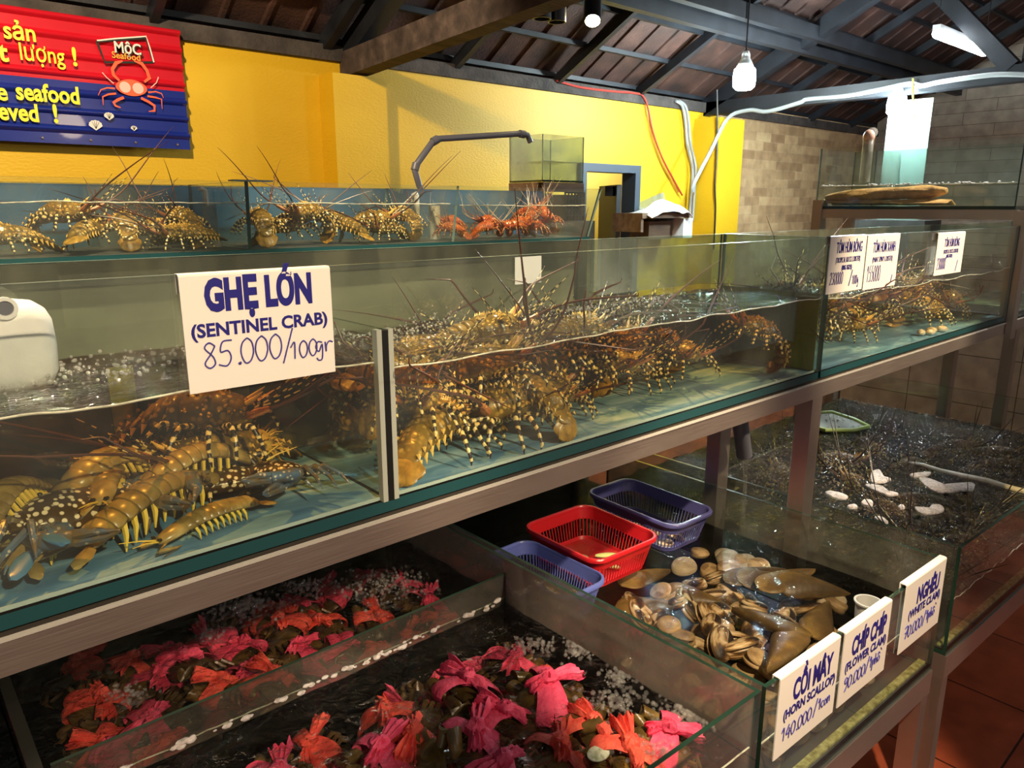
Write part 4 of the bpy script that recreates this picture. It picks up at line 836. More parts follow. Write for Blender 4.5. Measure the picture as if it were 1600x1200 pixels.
mb = MB(); a = wp(1008, 318, 3.9); b = wp(1050, 300, 3.9); mb.add([(a.x, 3.93, wp(1010, 332).z), (b.x, 3.93, wp(1010, 332).z), (b.x, 3.985, b.z), (a.x, 3.985, a.z), (a.x, 3.945, wp(1010, 332).z), (b.x, 3.945, wp(1010, 332).z), (b.x, 3.995, b.z), (a.x, 3.995, a.z)], [(0, 1, 2, 3), (7, 6, 5, 4), (0, 4, 5, 1), (1, 5, 6, 2), (2, 6, 7, 3), (3, 7, 4, 0)])
tag(mb.build('acrylic_sheet', M['glasspale'], base=(a.x, 3.95, a.z), smooth=False), 'clear acrylic sheet leaning on the yellow wall behind the white bag', 'sheet')
# cables
def cable(name, pts, r, mat, label, cat='cable', sub=None):
    mb = MB(); fine = []
    P = [Vector(p) for p in pts]
    for i in range(len(P) - 1):
        p0, p1, p2, p3 = [P[max(0, min(len(P) - 1, j))] for j in (i - 1, i, i + 1, i + 2)]
        for k in range(5): t = k / 5; fine.append(0.5 * ((2 * p1) + (p2 - p0) * t + (2 * p0 - 5 * p1 + 4 * p2 - p3) * t * t + (3 * p1 - p0 - 3 * p2 + p3) * t ** 3))
    fine.append(P[-1]); mb.tube(fine, r, 6)
    return tag(mb.build(name, mat, base=P[0]), label, cat)
YW = 3.965
cable('red_cable', [onY(*p, YW) for p in ((870, 126), (905, 136), (950, 142), (995, 146), (1006, 152), (1013, 170), (1020, 205), (1034, 245), (1052, 280), (1066, 305))], 0.008, M['wirered'], 'red cable looping down the yellow wall to the shelf box')
cable('orange_cable', [onY(*p, 3.98) for p in ((1006, 152), (1012, 180), (1020, 215), (1035, 255), (1060, 300))], 0.006, M['signgold'], 'thin ochre cable beside the red cable on the wall')
for k, lab in ((0, 'white cable, innermost of the bundle in the wall corner'), (5, 'white cable, outermost of the bundle in the wall corner')):
    cable('white_cable', [onY(p[0] + k, p[1], 3.955) for p in ((1056, 158), (1066, 166), (1071, 190), (1074, 225), (1082, 262), (1080, 300), (1077, 345))], 0.012, M['wirewhite'], lab)
pl = [onY(1082, 300, 3.72), onY(1085, 285, 3.71), onY(1110, 237, 3.71), onY(1137, 185, 3.71)] + [onX(*p, 5.735) for p in ((1170, 172), (1200, 174), (1250, 160), (1262, 155), (1320, 150), (1370, 141), (1420, 131), (1440, 134), (1470, 128), (1550, 117), (1605, 117))]
cable('white_conduit', pl, 0.016, M['wirewhite'], 'long white conduit running along the dark steel truss', 'conduit')
cable('black_cable', [onY(*p, 3.725) for p in ((1120, 140), (1121, 200), (1119, 255), (1117, 290), (1118, 330), (1115, 390))], 0.008, M['black'], 'black cable hanging down the face of the corner pillar')
mb = MB(); p = onX(1425, 135, 5.72); mb.bar(p + Vector((0, 0, .05)), p + Vector((0, -.02, -.10)), 0.02, 0.004); mb.bar(p + Vector((0, -.02, -.09)), p + Vector((0, -.05, -.24)), 0.014, 0.004)
tag(mb.build('yellow_strap', M['signyellow'], base=p, smooth=False), 'yellow strap dangling from the white conduit', 'strap')
# hazy sheet below the second bulb
X = 5.87
a = onX(1383, 222, X); b = onX(1450, 222, X); zt = onX(1383, 160, X).z
mb = MB(); mb.prism([(X, b.y), (X + .008, b.y), (X + .008, a.y), (X, a.y)], z(-0.1), zt); mb.m = [1, 1, 0, 1, 0, 1]
hs = mb.build('plastic_sheet', [glass('streaked_sheet', (0.80, 0.86, 0.86), 0.30, (0.42, 0.54, 0.58), 7.0, streak=(1, 6, 0.6)), M['edgelight']], base=(X, b.y, z(-0.1)), smooth=False); tag(hs, 'hazy streaked clear sheet standing under the glaring bulb', 'sheet')
mb = MB(); mb.box(X - .15, X + .16, b.y - .1, a.y + .1, 0, z(-0.1)); tag(mb.build('sheet_plinth', M['tankdark'], base=(X, b.y, 0), smooth=False), 'dark plinth under the hazy streaked sheet', 'plinth')

# ------------------------------------------------------------------ odds and ends in the tanks
# white foam float at the end of the crab compartment
def superbox(mb, c, hx, hy, hz, n=20, e=0.35, mi=0):
    rings = []
    for j in range(9):
        a = -PI / 2 + PI * (0.04 + .92 * j / 8); ca, sa = math.cos(a), math.sin(a); k = abs(ca) ** e; zz = (abs(sa) ** e) * (1 if sa > 0 else -1)
        rings.append([Vector(c) + Vector((hx * k * abs(math.cos(t)) ** e * (1 if math.cos(t) > 0 else -1), hy * k * abs(math.sin(t)) ** e * (1 if math.sin(t) > 0 else -1), hz * zz)) for t in [2 * PI * q / n + .01 for q in range(n)]])
    mb.loft(rings, mi)
p = onY(18, 470, 1.22); ff = empty('foam_float', (p.x, 1.22, z(-0.24)), label='white moulded foam float with a round hole, in the crab compartment', cat='float')
mb = MB(); superbox(mb, (p.x - .012, 1.235, z(-0.190)), 0.058, 0.055, 0.064, e=0.55); mb.build('body', M['foamwhite'], ff)
q = onY(8, 482, 1.178); mb = MB(); Mx = Matrix.Rotation(PI / 2, 3, 'X')
mb.lathe((q.x, 1.181, q.z), [(0.015, -0.002), (0.015, 0.004), (0.010, 0.004), (0.009, -0.002)], 16, 0, Mx, caps=False); mb.build('hole_rim', M['foamwhite'], ff)
mb = MB(); mb.lathe((q.x, 1.181, q.z), [(0.0, 0.001), (0.010, 0.001), (0.0, -0.002)], 14, 0, Mx); mb.build('hole', M['pvcgrey'], ff)
# pipes
def pipe(name, pts, r, mat, label, n=14):
    mb = MB(); mb.tube(pts, r, n); return tag(mb.build(name, mat, base=pts[0]), label, 'pipe')
p = onY(333, 385, 2.2); pp = pipe('overflow_pipe', [(p.x, 2.2, z(ZB + .013)), (p.x, 2.2, z(0.004))], 0.020, M['pvcclear'], 'clear standing overflow pipe among the rear lobsters, by the green-edged divider')
mb = MB(); mb.tube([(p.x, 2.2, z(ZB + .013)), (p.x, 2.2, z(ZB + .035))], 0.026, 14); mb.build('socket', M['pvcclear'], pp)
mb = MB(); mb.tube([(p.x + 0.02, 2.28, z(0.0)), (p.x + 0.02, 2.28, z(0.045)), (p.x + 0.005, 2.28, z(0.05))], 0.008, 8); mb.build('air_tube', M['pvcwhite'], pp)
p = onY(680, 385, 2.2); pp = pipe('overflow_pipe', [(p.x, 2.2, z(ZB + .013)), (p.x, 2.2, z(0.002))], 0.020, M['pvcwhite'], 'opaque grey-white standing pipe in the middle of the rear tank')
p = onY(650, 318, 2.3); pipe('air_pipe', [(p.x, 2.3, z(-.08)), (p.x, 2.3, z(0.035)), (p.x - .006, 2.3, z(0.045))], 0.012, M['pvcwhite'], 'thin white air pipe poking above the rear tank water')
p = onY(1150, 695, 1.22); a = onY(1138, 672, 1.22); b = onY(1163, 716, 1.22)
dp = onZ(1163, 712, z(-0.80)); top = Vector((dp.x - 0.02, dp.y - 0.06, z(-0.56)))
pipe('drain_pipe', [(dp.x - .10, dp.y - .0, z(-0.555)), (dp.x - .06, dp.y, z(-0.62)), (dp.x, dp.y, z(-0.80))], 0.026, M['pvcgrey'], 'dark grey drain pipe jutting out under the upper rack')
mb = MB(); mb.tube([(dp.x + .004, dp.y, z(-0.79)), (dp.x + .02, dp.y, z(-0.90)), (dp.x + .022, dp.y, z(-1.065))], [0.010, 0.006, 0.008], 8); tag(mb.build('water_stream', M['bubble'], base=dp), 'thin stream of water falling from the dark drain pipe', 'water stream', kind='stuff')
p = onZ(373, 930, z(ZW1 + .01)); mb = MB(); mb.tube([(p.x, p.y, z(-0.56)), (p.x, p.y, z(-0.8)), (p.x, p.y, z(ZW1 + .01))], [0.004, 0.005, 0.007], 8); tag(mb.build('water_stream', M['bubble'], base=(p.x, p.y, z(ZW1))), 'thin stream of water falling behind the long steel rail into the crab tank', 'water stream', kind='stuff')
a = onY(1222, 582, 1.30); pipe('pipe_stub', [(a.x - 0.03, 1.30, z(-0.452)), (2.06, 1.30, z(-0.452))], 0.017, M['pvcwhite'], 'short white pipe stub on the blue tank floor by the algae glass')
a = onZ(1095, 572, z(-0.455)); 
pipe('long_tube', [(0.03, 1.335, z(-0.462)), (0.59, 1.335, z(-0.462))], 0.009, M['pvcwhite'], 'cream tube along the back of the crab compartment floor')
p = onX(1357, 222, TX + .16); pe = pipe('elbow_pipe', [(p.x, p.y, z(0.12)), (p.x, p.y, z(0.33)), (p.x + .01, p.y, z(0.36)), (p.x + .06, p.y + .01, z(0.37))], 0.026, M['pvcclear'], 'stained clear elbow pipe rising from the top tier tank')
mb = MB(); mb.ellip((p.x - .002, p.y, z(0.345)), (0.027, 0.03, 0.035), 12, 8); mb.build('elbow', plain('pinkish_pvc', (0.55, 0.33, 0.26), 0.4), pe)
pA = onZ(1420, 722, z(ZW3 + .004)); pB = onZ(1600, 768, z(ZW3 + .004))
mid = [pA.lerp(pB, t / 6) + Vector((0, 0.02 * math.sin(t), 0.004 * math.sin(t * 2))) for t in range(7)]
mb = MB(); mb.tube(mid + [pB + (pB - pA) * 0.3], [0.005, 0.011, 0.014, 0.016, 0.017, 0.018, 0.018, 0.018], 10, flat=0.7); tag(mb.build('white_hose', M['pvcwhite'], base=pA), 'soft white hose floating across the dark froth-covered water', 'hose')
# sackcloth in the top tier tank
def roll(pts, r, label, sd, flat=0.6):
    mb = MB(); n = 22; rings = []; P = [Vector(p) for p in pts]; m = 26
    for k in range(m):
        t = k / (m - 1) * (len(P) - 1); i = min(int(t), len(P) - 2); c = P[i].lerp(P[i + 1], t - i); rr = r * (0.35 + 0.65 * min(1, 6 * min(k / (m - 1), 1 - k / (m - 1)) + .1))
        rings.append([c + Vector((math.cos(a) * rr * (1 + .35 * noise.noise(Vector((k * .3, math.cos(a) * 1.5, math.sin(a) * 1.5 + sd)))), 0, math.sin(a) * rr * flat * (1 + .3 * noise.noise(Vector((k * .25, a, sd)))))) for a in [2 * PI * q / n for q in range(n)]])
    mb.loft(rings); o = mb.build('sack', M['sack'], base=P[0]); s2 = o.modifiers.new('s', 'SUBSURF'); s2.levels = s2.render_levels = 1; return o
sk = roll([(TX + .06, 1.93, z(0.042)), (TX + .08, 1.70, z(0.056)), (TX + .10, 1.48, z(0.066)), (TX + .11, 1.36, z(0.070))], 0.055, '', 2.0); tag(sk, 'rolled brown sackcloth lying in the top tier tank', 'sack')
mb = MB()
def ff_(i, j): return Vector((TX + .015 + .12 * i, 1.925 - .60 * j, z(0.003 + (0.035 + .02 * noise.noise(Vector((i * 3, j * 5, 1)))) * math.sin(PI * min(1, i * .9 + .1)) * (1 - .5 * j))))
mb.grid(10, 24, ff_); fl = mb.build('loose_fold', M['sack'], sk, fix=False); sm = fl.modifiers.new('t', 'SOLIDIFY'); sm.thickness = 0.005
# ------------------------------------------------------------------ animals
def lobster_body(curl=0.6, sd=0, legspread=1.0, lift=0.0):
    """spiny lobster, head towards +X, feet at z = 0; about 0.30 long without antennae"""
    g = random.Random(sd); mb = MB(); n = 16
    zc = 0.060
    rings = []; uv = []
    def ring(c, w_, h_, tilt):
        out = []
        for k in range(n):
            a = 2 * PI * k / n; y = math.cos(a) * w_; q = math.sin(a) * h_ * (1.0 if math.sin(a) > 0 else 0.72)
            out.append(Vector((c[0] - math.sin(tilt) * q, y, c[1] + math.cos(tilt) * q)))
        return out
    for x, w_, h_, dz in ((.128, .008, .008, .006), (.120, .022, .021, .004), (.100, .033, .033, .002), (.075, .040, .041, 0), (.060, .041, .043, 0), (.052, .038, .039, 0), (.046, .042, .043, 0), (.020, .043, .043, 0), (.004, .040, .039, 0), (-.002, .035, .033, 0)):
        rings.append(ring((x, zc + dz), w_, h_, 0))
    px, pz, an = -.002, zc, 0.0; segs = []
    for s in range(6):
        W_ = .040 - .0028 * s; Hh = .036 - .0026 * s; ln = .0235 - .0008 * s
        for f_, k in ((0.0, .90), (0.25, 1.0), (0.8, 1.06), (0.97, 1.0)):
            a2 = an + curl / 6 * f_; rings.append(ring((px - math.cos(a2) * ln * f_, pz - math.sin(a2) * ln * f_), W_ * k, Hh * k, -a2))
        segs.append((px - math.cos(an) * ln * .6, pz - math.sin(an) * ln * .6, W_, an))
        px -= math.cos(an) * ln; pz -= math.sin(an) * ln; an += curl / 6
    rings.append(ring((px - math.cos(an) * .006, pz - math.sin(an) * .006), .020, .010, -an))
    mb.loft(rings, 0)
    # tail fan
    td = Vector((-math.cos(an), 0, -math.sin(an))); up = Vector((-math.sin(an), 0, math.cos(an)))
    for ang, ln, w_ in ((-52, .046, .017), (-26, .052, .018), (0, .054, .017), (26, .052, .018), (52, .046, .017)):
        dd = td * math.cos(R(ang)) + Vector((0, 1, 0)) * math.sin(R(ang)); sd_ = up.cross(dd).normalized(); base = Vector((px, 0, pz)); rr = []
        for t, k in ((0, .35), (.25, .75), (.55, 1.0), (.82, 1.0), (.95, .75), (1.0, .35)):
            c = base + dd * ln * t - up * (.012 * t * t); rr.append([c + sd_ * (math.cos(2 * PI * q / 10) * w_ * k) + up * (math.sin(2 * PI * q / 10) * .0022) for q in range(10)])
        mb.loft(rr, 3)
    # lower side points of the abdomen
    for (x, z_, W_, a) in segs:
        for s in (-1, 1):
            mb.cone((x, s * W_ * .92, z_ - .006), Vector((-.004, s * .005, -.020)), .0055, 5, 2)
            mb.cone((x - .006, s * W_ * .96, z_ + .006), Vector((-.005, s * .004, -.008)), .004, 4, 2)
    # carapace spines
    for i in range(64):
        t = g.random(); x = .005 + .112 * t; a = R(g.uniform(8, 172)); w_ = .043 if x < .07 else .043 - (x - .07) * .42; r_ = g.uniform(.0022, .0045)
        p = Vector((x, math.cos(a) * w_ * .97, zc + math.sin(a) * w_ * .98)); d_ = Vector((.35, math.cos(a), math.sin(a))).normalized()
        mb.cone(p - d_ * .001, d_ * r_ * 2.6, r_, 5, 2)
    for s in (-1, 1):       # horns over the eyes, eyes
        mb.tube([(.112, s * .013, zc + .024), (.126, s * .015, zc + .036), (.140, s * .014, zc + .050)], [.006, .004, .0008], 7, 2)
        mb.ellip((.120, s * .024, zc + .022), (.006, .006, .006), 8, 5, 4); mb.tube([(.113, s * .019, zc + .018), (.119, s * .023, zc + .021)], .004, 6, 0)
    # walking legs
    for s in (-1, 1):
        for i in range(5):
            a = R(58 - 27 * i + g.uniform(-8, 8)); x = .088 - .019 * i; L1, L2, L3 = .046, .040 * legspread, .050 * legspread
            d_ = Vector((math.cos(PI / 2 - a) * 1.0, s * math.sin(PI / 2 - a + 0.0), 0)); d_ = Vector((math.sin(a), s * math.cos(a), 0))
            p0 = Vector((x, s * .028, zc - .018)); p1 = p0 + d_ * L1 + Vector((0, 0, .012 + g.uniform(-.006, .012))); p2 = p1 + d_ * L2 * .75 + Vector((0, 0, -.022 + g.uniform(-.006, .006))); p3 = p2 + d_ * L3 * .45 + Vector((g.uniform(-.01, .01), 0, 0)); p3.z = -lift * g.random(); 
            pm = p2.lerp(p3, .65) + d_ * .006
            mb.tube([p0, p0.lerp(p1, .55), p1, p1.lerp(p2, .5), p2, pm, p3], [.0062, .0060, .0050, .0048, .0038, .0032, .0009], 7, 1)
    # antennules
    for s in (-1, 1):
        for k in (0, 1):
            mb.tube([(.124, s * .008, zc + .014), (.160, s * (.014 + .006 * k), zc + .030 + .012 * k), (.205, s * (.022 + .016 * k), zc + .058 + .024 * k), (.245, s * (.026 + .026 * k), zc + .095 + .02 * k)], [.0022, .0018, .0013, .0006], 5, 1)
    return mb
def lobster(name, curl, sd, mats, ant=(0.5, 0.9), ln=0.36, legspread=0.72):
    """top-level body mesh; its two antennae are grown when it is put in its tank"""
    o = lobster_body(curl, sd, legspread).build(name, mats, local=True, angle=50); o.data['ln'] = ln; o.data['yaw'] = ant[0]; o.data['el'] = ant[1]; return o
def grow_antennae(o, box, mats):
    """thick spiny base and long whip, bent away from the glass where they would meet it. BOX: x0, x1, y0, y1, height of the glass top"""
    bpy.context.view_layer.update(); Mw = o.matrix_world.copy(); Mi = Mw.inverted(); g = random.Random(o.name + 'a'); zc = 0.060; ln = o.data['ln'] * o.scale[0] * g.uniform(.8, 1.1)
    for s in (-1, 1):
        mb = MB(); yaw = o.data['yaw'] * s * g.uniform(.3, 1.5); el = o.data['el'] * g.uniform(.5, 1.3); p = Vector((.117, s * .022, zc + .006)); pts = [p]; rr = [.0088]; d0 = Vector((.75, s * .45, .45)).normalized()
        for ll, r_ in ((.014, .0090), (.003, .0078), (.015, .0076), (.003, .0064), (.014, .0058), (.004, .0044)): p = p + d0 * ll; pts.append(p); rr.append(r_)
        W_ = [Mw @ q for q in pts]; lim = lambda q: Vector((min(max(q.x, box[0] + .010), box[1] - .010), min(max(q.y, box[2] + .010), box[3] - .010), max(q.z, box[5] + .006))) if q.z < box[4] else q
        W_ = [lim(q) for q in W_]; pts = [Mi @ q for q in W_]
        mb.tube(pts, rr, 8, 0)
        for k in range(8): q = pts[0].lerp(pts[-1], g.random()); nn = Vector((g.uniform(-1, 1), g.uniform(-1, 1), g.uniform(-.2, 1))).normalized(); mb.cone(q + nn * .005, nn * .005, .0018, 4, 2)
        R3 = Mw.to_3x3().normalized(); dw = (R3 @ Vector((math.cos(yaw) * math.cos(el), math.sin(yaw) * math.cos(el), math.sin(el)))).normalized(); d = (R3 @ d0).normalized(); q = W_[-1]; out = [pts[-1]]; wr = [.0036]; cap = 9 if g.random() < .22 or len(box) < 7 else box[6] - g.uniform(.004, .03); sag = Vector((g.uniform(-.3, .3), g.uniform(-.3, .3), -g.uniform(.05, .5)))
        for k in range(16):
            t = (k + 1) / 16; d = d.lerp(dw, min(1, t * 1.4)).normalized(); d = (d + sag * t * t * .5).normalized(); n2 = lim(q + d * ln / 16); n2.z = min(n2.z, cap); q = n2; out.append(Mi @ q); wr.append(.0030 * (1 - t) ** .8 + .0005)
        mb.tube(out, wr, 6, 1)
        mb.build('antenna', [mats[5], mats[6], mats[2]], o, local=True)
def fit(o, box):
    """moves the animal so that it lies inside its compartment: x0, x1, y0, y1, top, bottom"""
    bpy.context.view_layer.update(); vs = [o.matrix_world @ Vector(v.co) for v in o.data.vertices]
    for ax, (lo, hi) in ((0, (box[0], box[1])), (1, (box[2], box[3]))):
        mn = min(v[ax] for v in vs); mx = max(v[ax] for v in vs)
        if mx - mn > hi - lo:
            k = (hi - lo) / (mx - mn) * .99; c = o.location[ax]; o.scale = o.scale * k; mn = c + (mn - c) * k; mx = c + (mx - c) * k
        if mn < lo: o.location[ax] += lo - mn
        elif mx > hi: o.location[ax] -= mx - hi
    bpy.context.view_layer.update(); mz = min((o.matrix_world @ Vector(v.co)).z for v in o.data.vertices)
    if mz < box[5]: o.location.z += box[5] - mz
BX = {'A': (.633, 2.072, 1.012, 1.348, z(UT), z(-.4735), z(-.262)), 'K': (-.43, .597, 1.012, 1.348, z(UT), z(-.4735), z(-.248)), 'B': (2.112, 3.782, 1.012, 1.348, z(UT), z(-.4735), z(-.268)),
      'R1': (-.58, .812, 2.012, 2.438, z(.064), z(ZB + .0135)), 'R2': (.836, 1.502, 2.012, 2.438, z(.064), z(ZB + .0135)), 'R3': (1.548, 2.150, 2.012, 2.438, z(.064), z(ZB + .0135)),
      'D': (2.166, 4.136, .622, 1.845, z(LT), z(LB + .014)), 'C2': (1.216, 2.042, .650, 1.945, z(LT), z(LB + .014)), 'M1': (.116, 1.174, .668, 1.350, z(LT), z(LB + .014)), 'M2': (.112, 1.174, 1.367, 1.946, z(LT), z(LB + .014)), 'M3': (-.68, .090, .70, 1.946, z(LT), z(LB + .014))}
GOLD = [M['lobster'], M['lobleg'], M['lobspine'], noisy('tail_fan', [(0.3, (0.16, 0.085, 0.012)), (0.7, (0.46, 0.26, 0.04))], (60, 60, 60), 4, 0.35), M['eye'], M['lobant'], M['lobwhip']]
RED = [M['redlob'], M['redleg'], plain('orange_spine', (0.80, 0.30, 0.06), 0.4), M['redlob'], M['eye'], plain('red_antenna_base', (0.45, 0.08, 0.03), 0.4), plain('pale_antenna_whip', (0.55, 0.45, 0.30), 0.4)]
DARK = [M['darklob'], bands('dark_banded_leg', (0.02, 0.014, 0.010), (0.40, 0.28, 0.12), 6), plain('brown_spine', (0.38, 0.22, 0.07), 0.4), M['darklob'], M['eye'], plain('dark_antenna_base', (0.10, 0.045, 0.025), 0.4), plain('black_antenna_whip', (0.03, 0.018, 0.014), 0.4)]
def put(protos, k, loc, rot, s, label, cat, group, used, box=None, mats=None):
    p = protos[k]
    o = p if k not in used else copy_tree(p)
    used.add(k); o.location = loc; o.rotation_euler = Euler(rot, 'XYZ'); o.scale = (s, s, s)
    if box: fit(o, BX[box])
    if mats: grow_antennae(o, BX[box], mats)
    return tag(o, label, cat, group)
gl_protos = [lobster('spiny_lobster', 0.55, 1, GOLD, (0.6, 0.5)), lobster('spiny_lobster', 1.9, 2, GOLD, (0.3, 1.0)), lobster('spiny_lobster', 0.2, 3, GOLD, (0.9, 0.25), 0.40), lobster('spiny_lobster', 1.1, 4, GOLD, (0.4, 0.75), 0.40)]
used = set()
ZF = z(-0.4735)
G1 = 'golden spiny lobsters in the divided upper tank'
def at_floor(u, v, zz): return onZ(u, v, zz)
# (pixel of the body's middle taken on the plane at that height, heading, tilt, height above the floor, size, proto, label)
A = [
 ((700, 700), 30, (0, 0), 0.00, 1.02, 0, 'spiny lobster walking along the front glass next to the tank divider, russet antennae low'),
 ((865, 668), 188, (0, 0), 0.00, 1.12, 2, 'large spiny lobster with ridged amber tail, in front of the pile facing the divider'),
 ((1125, 588), 255, (0, .05), 0.006, 0.92, 3, 'lone spiny lobster facing out of the glass on open blue floor'),
 ((1205, 560), 150, (0, -.35), 0.02, 0.85, 1, 'spiny lobster raised on its tail in front of the green algae glass'),
]
for (u, v), hd, tl, h, s, k, lab in A:
    p = onZ(u, v, ZF + h + 0.03); p.z = ZF + h; put(gl_protos, k, p, (tl[0], tl[1], R(hd)), s, lab, 'lobster', None, used, 'A', GOLD)
# the pile along the back glass: position in the tank, height of the layer, heading
B = [(0.70, 1.27, 0.0, 160, .95, 0), (0.80, 1.24, 0.07, 20, 1.0, 3), (0.92, 1.26, 0.02, 200, 1.0, 1), (1.02, 1.24, 0.09, 170, 1.0, 0), (1.14, 1.25, 0.0, 10, 1.0, 2), (1.22, 1.24, 0.09, 190, 1.0, 3), (1.34, 1.26, 0.02, 175, .95, 1), (1.46, 1.28, 0.06, 15, .95, 0), (1.05, 1.15, 0.01, 95, .9, 3), (1.58, 1.26, 0.0, 185, .9, 2), (0.92, 1.17, 0.09, 340, .95, 1), (1.20, 1.17, 0.015, 250, .92, 0), (0.76, 1.15, 0.05, 220, .9, 2), (0.68, 1.20, 0.10, 300, .9, 1), (1.38, 1.16, 0.0, 280, .9, 3), (1.70, 1.29, 0.0, 200, .85, 1), (0.72, 1.28, .12, 10, .9, 2), (0.86, 1.29, .13, 185, .9, 3), (1.0, 1.28, .15, 350, .9, 2), (1.12, 1.29, .14, 170, .9, 0), (1.28, 1.29, .13, 15, .9, 2), (1.40, 1.29, .11, 190, .85, 3)]
names = ['deepest in the corner behind the divider', 'on top of the pile behind the divider', 'low in the pile, tail curled under', 'on top of the pile at its middle', 'lying long on the floor at the back glass', 'on the back of the long one at the back glass', 'curled against the back glass past the middle', 'leaning on the last but two of the pile', 'standing end-on before the middle of the pile', 'flat at the thin end of the pile', 'climbing over the amber-tailed lobster', 'facing out at the foot of the pile', 'wedged between divider and amber-tailed lobster', 'uppermost right beside the divider', 'facing out between pile and open blue floor', 'small, apart from the pile on the way to the algae glass', 'against the back glass just past the divider, near the surface', 'second near the surface along the back glass', 'third near the surface along the back glass', 'fourth near the surface, over the long one', 'fifth near the surface, past the long one', 'last near the surface along the back glass']
for i, (x, y, h, hd, s, k) in enumerate(B):
    put(gl_protos, k, (x, y, ZF + h), (R(rnd.uniform(-18, 18)) if h > .01 else 0, R(rnd.uniform(-14, 14)) if h > .01 else 0, R(hd)), s, 'golden spiny lobster ' + names[i], 'lobster', G1, used, 'A', GOLD)
# compartment of the crabs: two lobsters cross the divider line far back
put(gl_protos, 0, (0.50, 1.26, ZF), (0, 0, R(200)), .95, 'golden spiny lobster in the crab compartment, close behind the glass divider', 'lobster', G1, used, 'K', GOLD)
put(gl_protos, 3, (0.44, 1.28, ZF + .09), (.1, .1, R(330)), .9, 'golden spiny lobster riding on another in the crab compartment', 'lobster', G1, used, 'K', GOLD)
# tank under the three signs
G2 = 'rock lobsters in the tank with three price signs'
T = [(2.20, 1.12, 0, 250, 1.0, 1), (2.20, 1.25, .06, 30, 1.0, 0), (2.36, 1.24, .02, 180, 1.0, 2), (2.44, 1.10, .03, 265, 1.0, 1), (2.52, 1.24, .09, 200, 1.0, 3), (2.64, 1.14, 0, 300, .95, 0), (2.72, 1.25, .06, 20, 1.0, 2), (2.84, 1.11, .02, 240, .95, 3), (2.95, 1.24, .08, 190, 1.0, 0), (3.06, 1.13, 0, 210, .95, 1), (3.16, 1.25, .05, 350, .95, 3), (3.30, 1.14, .01, 180, .95, 0), (3.42, 1.24, .04, 30, .9, 2), (3.58, 1.16, .02, 200, .9, 3), (2.30, 1.14, .10, 330, .9, 3), (2.60, 1.20, .12, 160, .9, 1), (2.90, 1.18, .13, 20, .9, 2), (3.20, 1.18, .10, 200, .85, 1), (2.22, 1.28, .13, 20, .9, 2), (2.42, 1.29, .14, 190, .9, 0), (2.62, 1.29, .14, 10, .9, 2), (2.78, 1.29, .13, 180, .9, 0), (3.0, 1.29, .13, 15, .9, 2), (3.2, 1.29, .12, 190, .85, 0), (3.45, 1.29, .10, 10, .85, 2)]
tn = ['at the tank seam, tail to the glass', 'over the one at the tank seam', 'flat at the back below the first sign', 'rolled into a ring at the front glass', 'high at the back below the second sign', 'at the front glass past the ring-shaped one', 'lying across the back glass halfway', 'facing out at the front glass halfway', 'high at the back, past halfway', 'curled at the front glass past halfway', 'on the back row towards the tall post', 'broadside at the front, pebbles beside it', 'back row, second from the tall post', 'closest to the tall steel post', 'on top, under the first sign', 'on top, under the second sign', 'on top of the heap at halfway', 'on top, under the lone third sign', 'along the back glass by the seam, near the surface', 'along the back glass below the first sign, near the surface', 'along the back glass below the second sign, near the surface', 'along the back glass at halfway, near the surface', 'along the back glass past halfway, near the surface', 'along the back glass below the lone sign, near the surface', 'along the back glass toward the tall post, near the surface']
for i, (x, y, h, hd, s, k) in enumerate(T):
    put(gl_protos, k, (x, y, ZF + h), (R(rnd.uniform(-20, 20)) if h > .01 else 0, R(rnd.uniform(-16, 16)) if h > .01 else 0, R(hd)), s, 'rock lobster ' + tn[i], 'lobster', G2, used, 'B', GOLD)
for i, (x, y) in enumerate(((3.02, 1.03), (3.07, 1.045), (3.13, 1.03), (2.98, 1.05))):
    mb = MB(); mb.ellip((0, 0, .012), (.022, .015, .012), 10, 6); o = mb.build('pebble', M['meat'], local=True); o.location = (x, y, ZF); o.rotation_euler = (0, 0, i * 1.1)
    tag(o, 'smooth pale pebble at the front glass below the third sign', 'pebble', 'pale pebbles in the rock lobster tank')
# rear tank
G3 = 'golden lobsters in the rear tank'
rr_ = [(0.30, 2.12, 0, 200), (0.40, 2.18, .02, 320), (0.47, 2.12, .01, 60), (0.56, 2.16, .0, 80), (0.64, 2.13, .015, 250), (0.72, 2.17, .0, 100), (0.77, 2.10, .0, 200), (0.90, 2.12, .0, 75), (0.99, 2.16, .01, 20), (1.08, 2.12, .0, 200), (1.17, 2.15, .015, 110), (1.26, 2.13, .0, 340), (1.34, 2.12, .0, 200), (1.44, 2.14, 0, 90)]
rn = ['first in the rear tank, below the red half of the painted sign', 'with antennae raised, second in the rear tank', 'rearing up before the navy board', 'with arched amber horns, fourth in the rear tank', 'crowded by the clear standing pipe', 'tucked behind the clear standing pipe', 'pressed to the green-edged divider', 'just past the green-edged divider', 'second past the green-edged divider', 'side-on below the yellow pillar', 'tail-up below the yellow pillar', 'with antennae crossed, near the opaque pipe', 'beside the opaque standing pipe', 'last before the slanting divider']
for i, (x, y, h, hd) in enumerate(rr_):
    put(gl_protos, i % 4, (x, y, z(ZB + .013) + h), (R(rnd.uniform(-12, 12)) * (h > 0), R(-rnd.uniform(0, 28)) * (h > 0), R(hd)), rnd.uniform(.62, .76), 'golden lobster ' + rn[i], 'lobster', G3, used, 'R1' if x < .82 else 'R2', GOLD)
red_protos = [lobster('spiny_lobster', 0.7, 21, RED, (0.6, 0.9), 0.26), lobster('spiny_lobster', 1.5, 22, RED, (0.3, 1.2), 0.24)]
used2 = set()
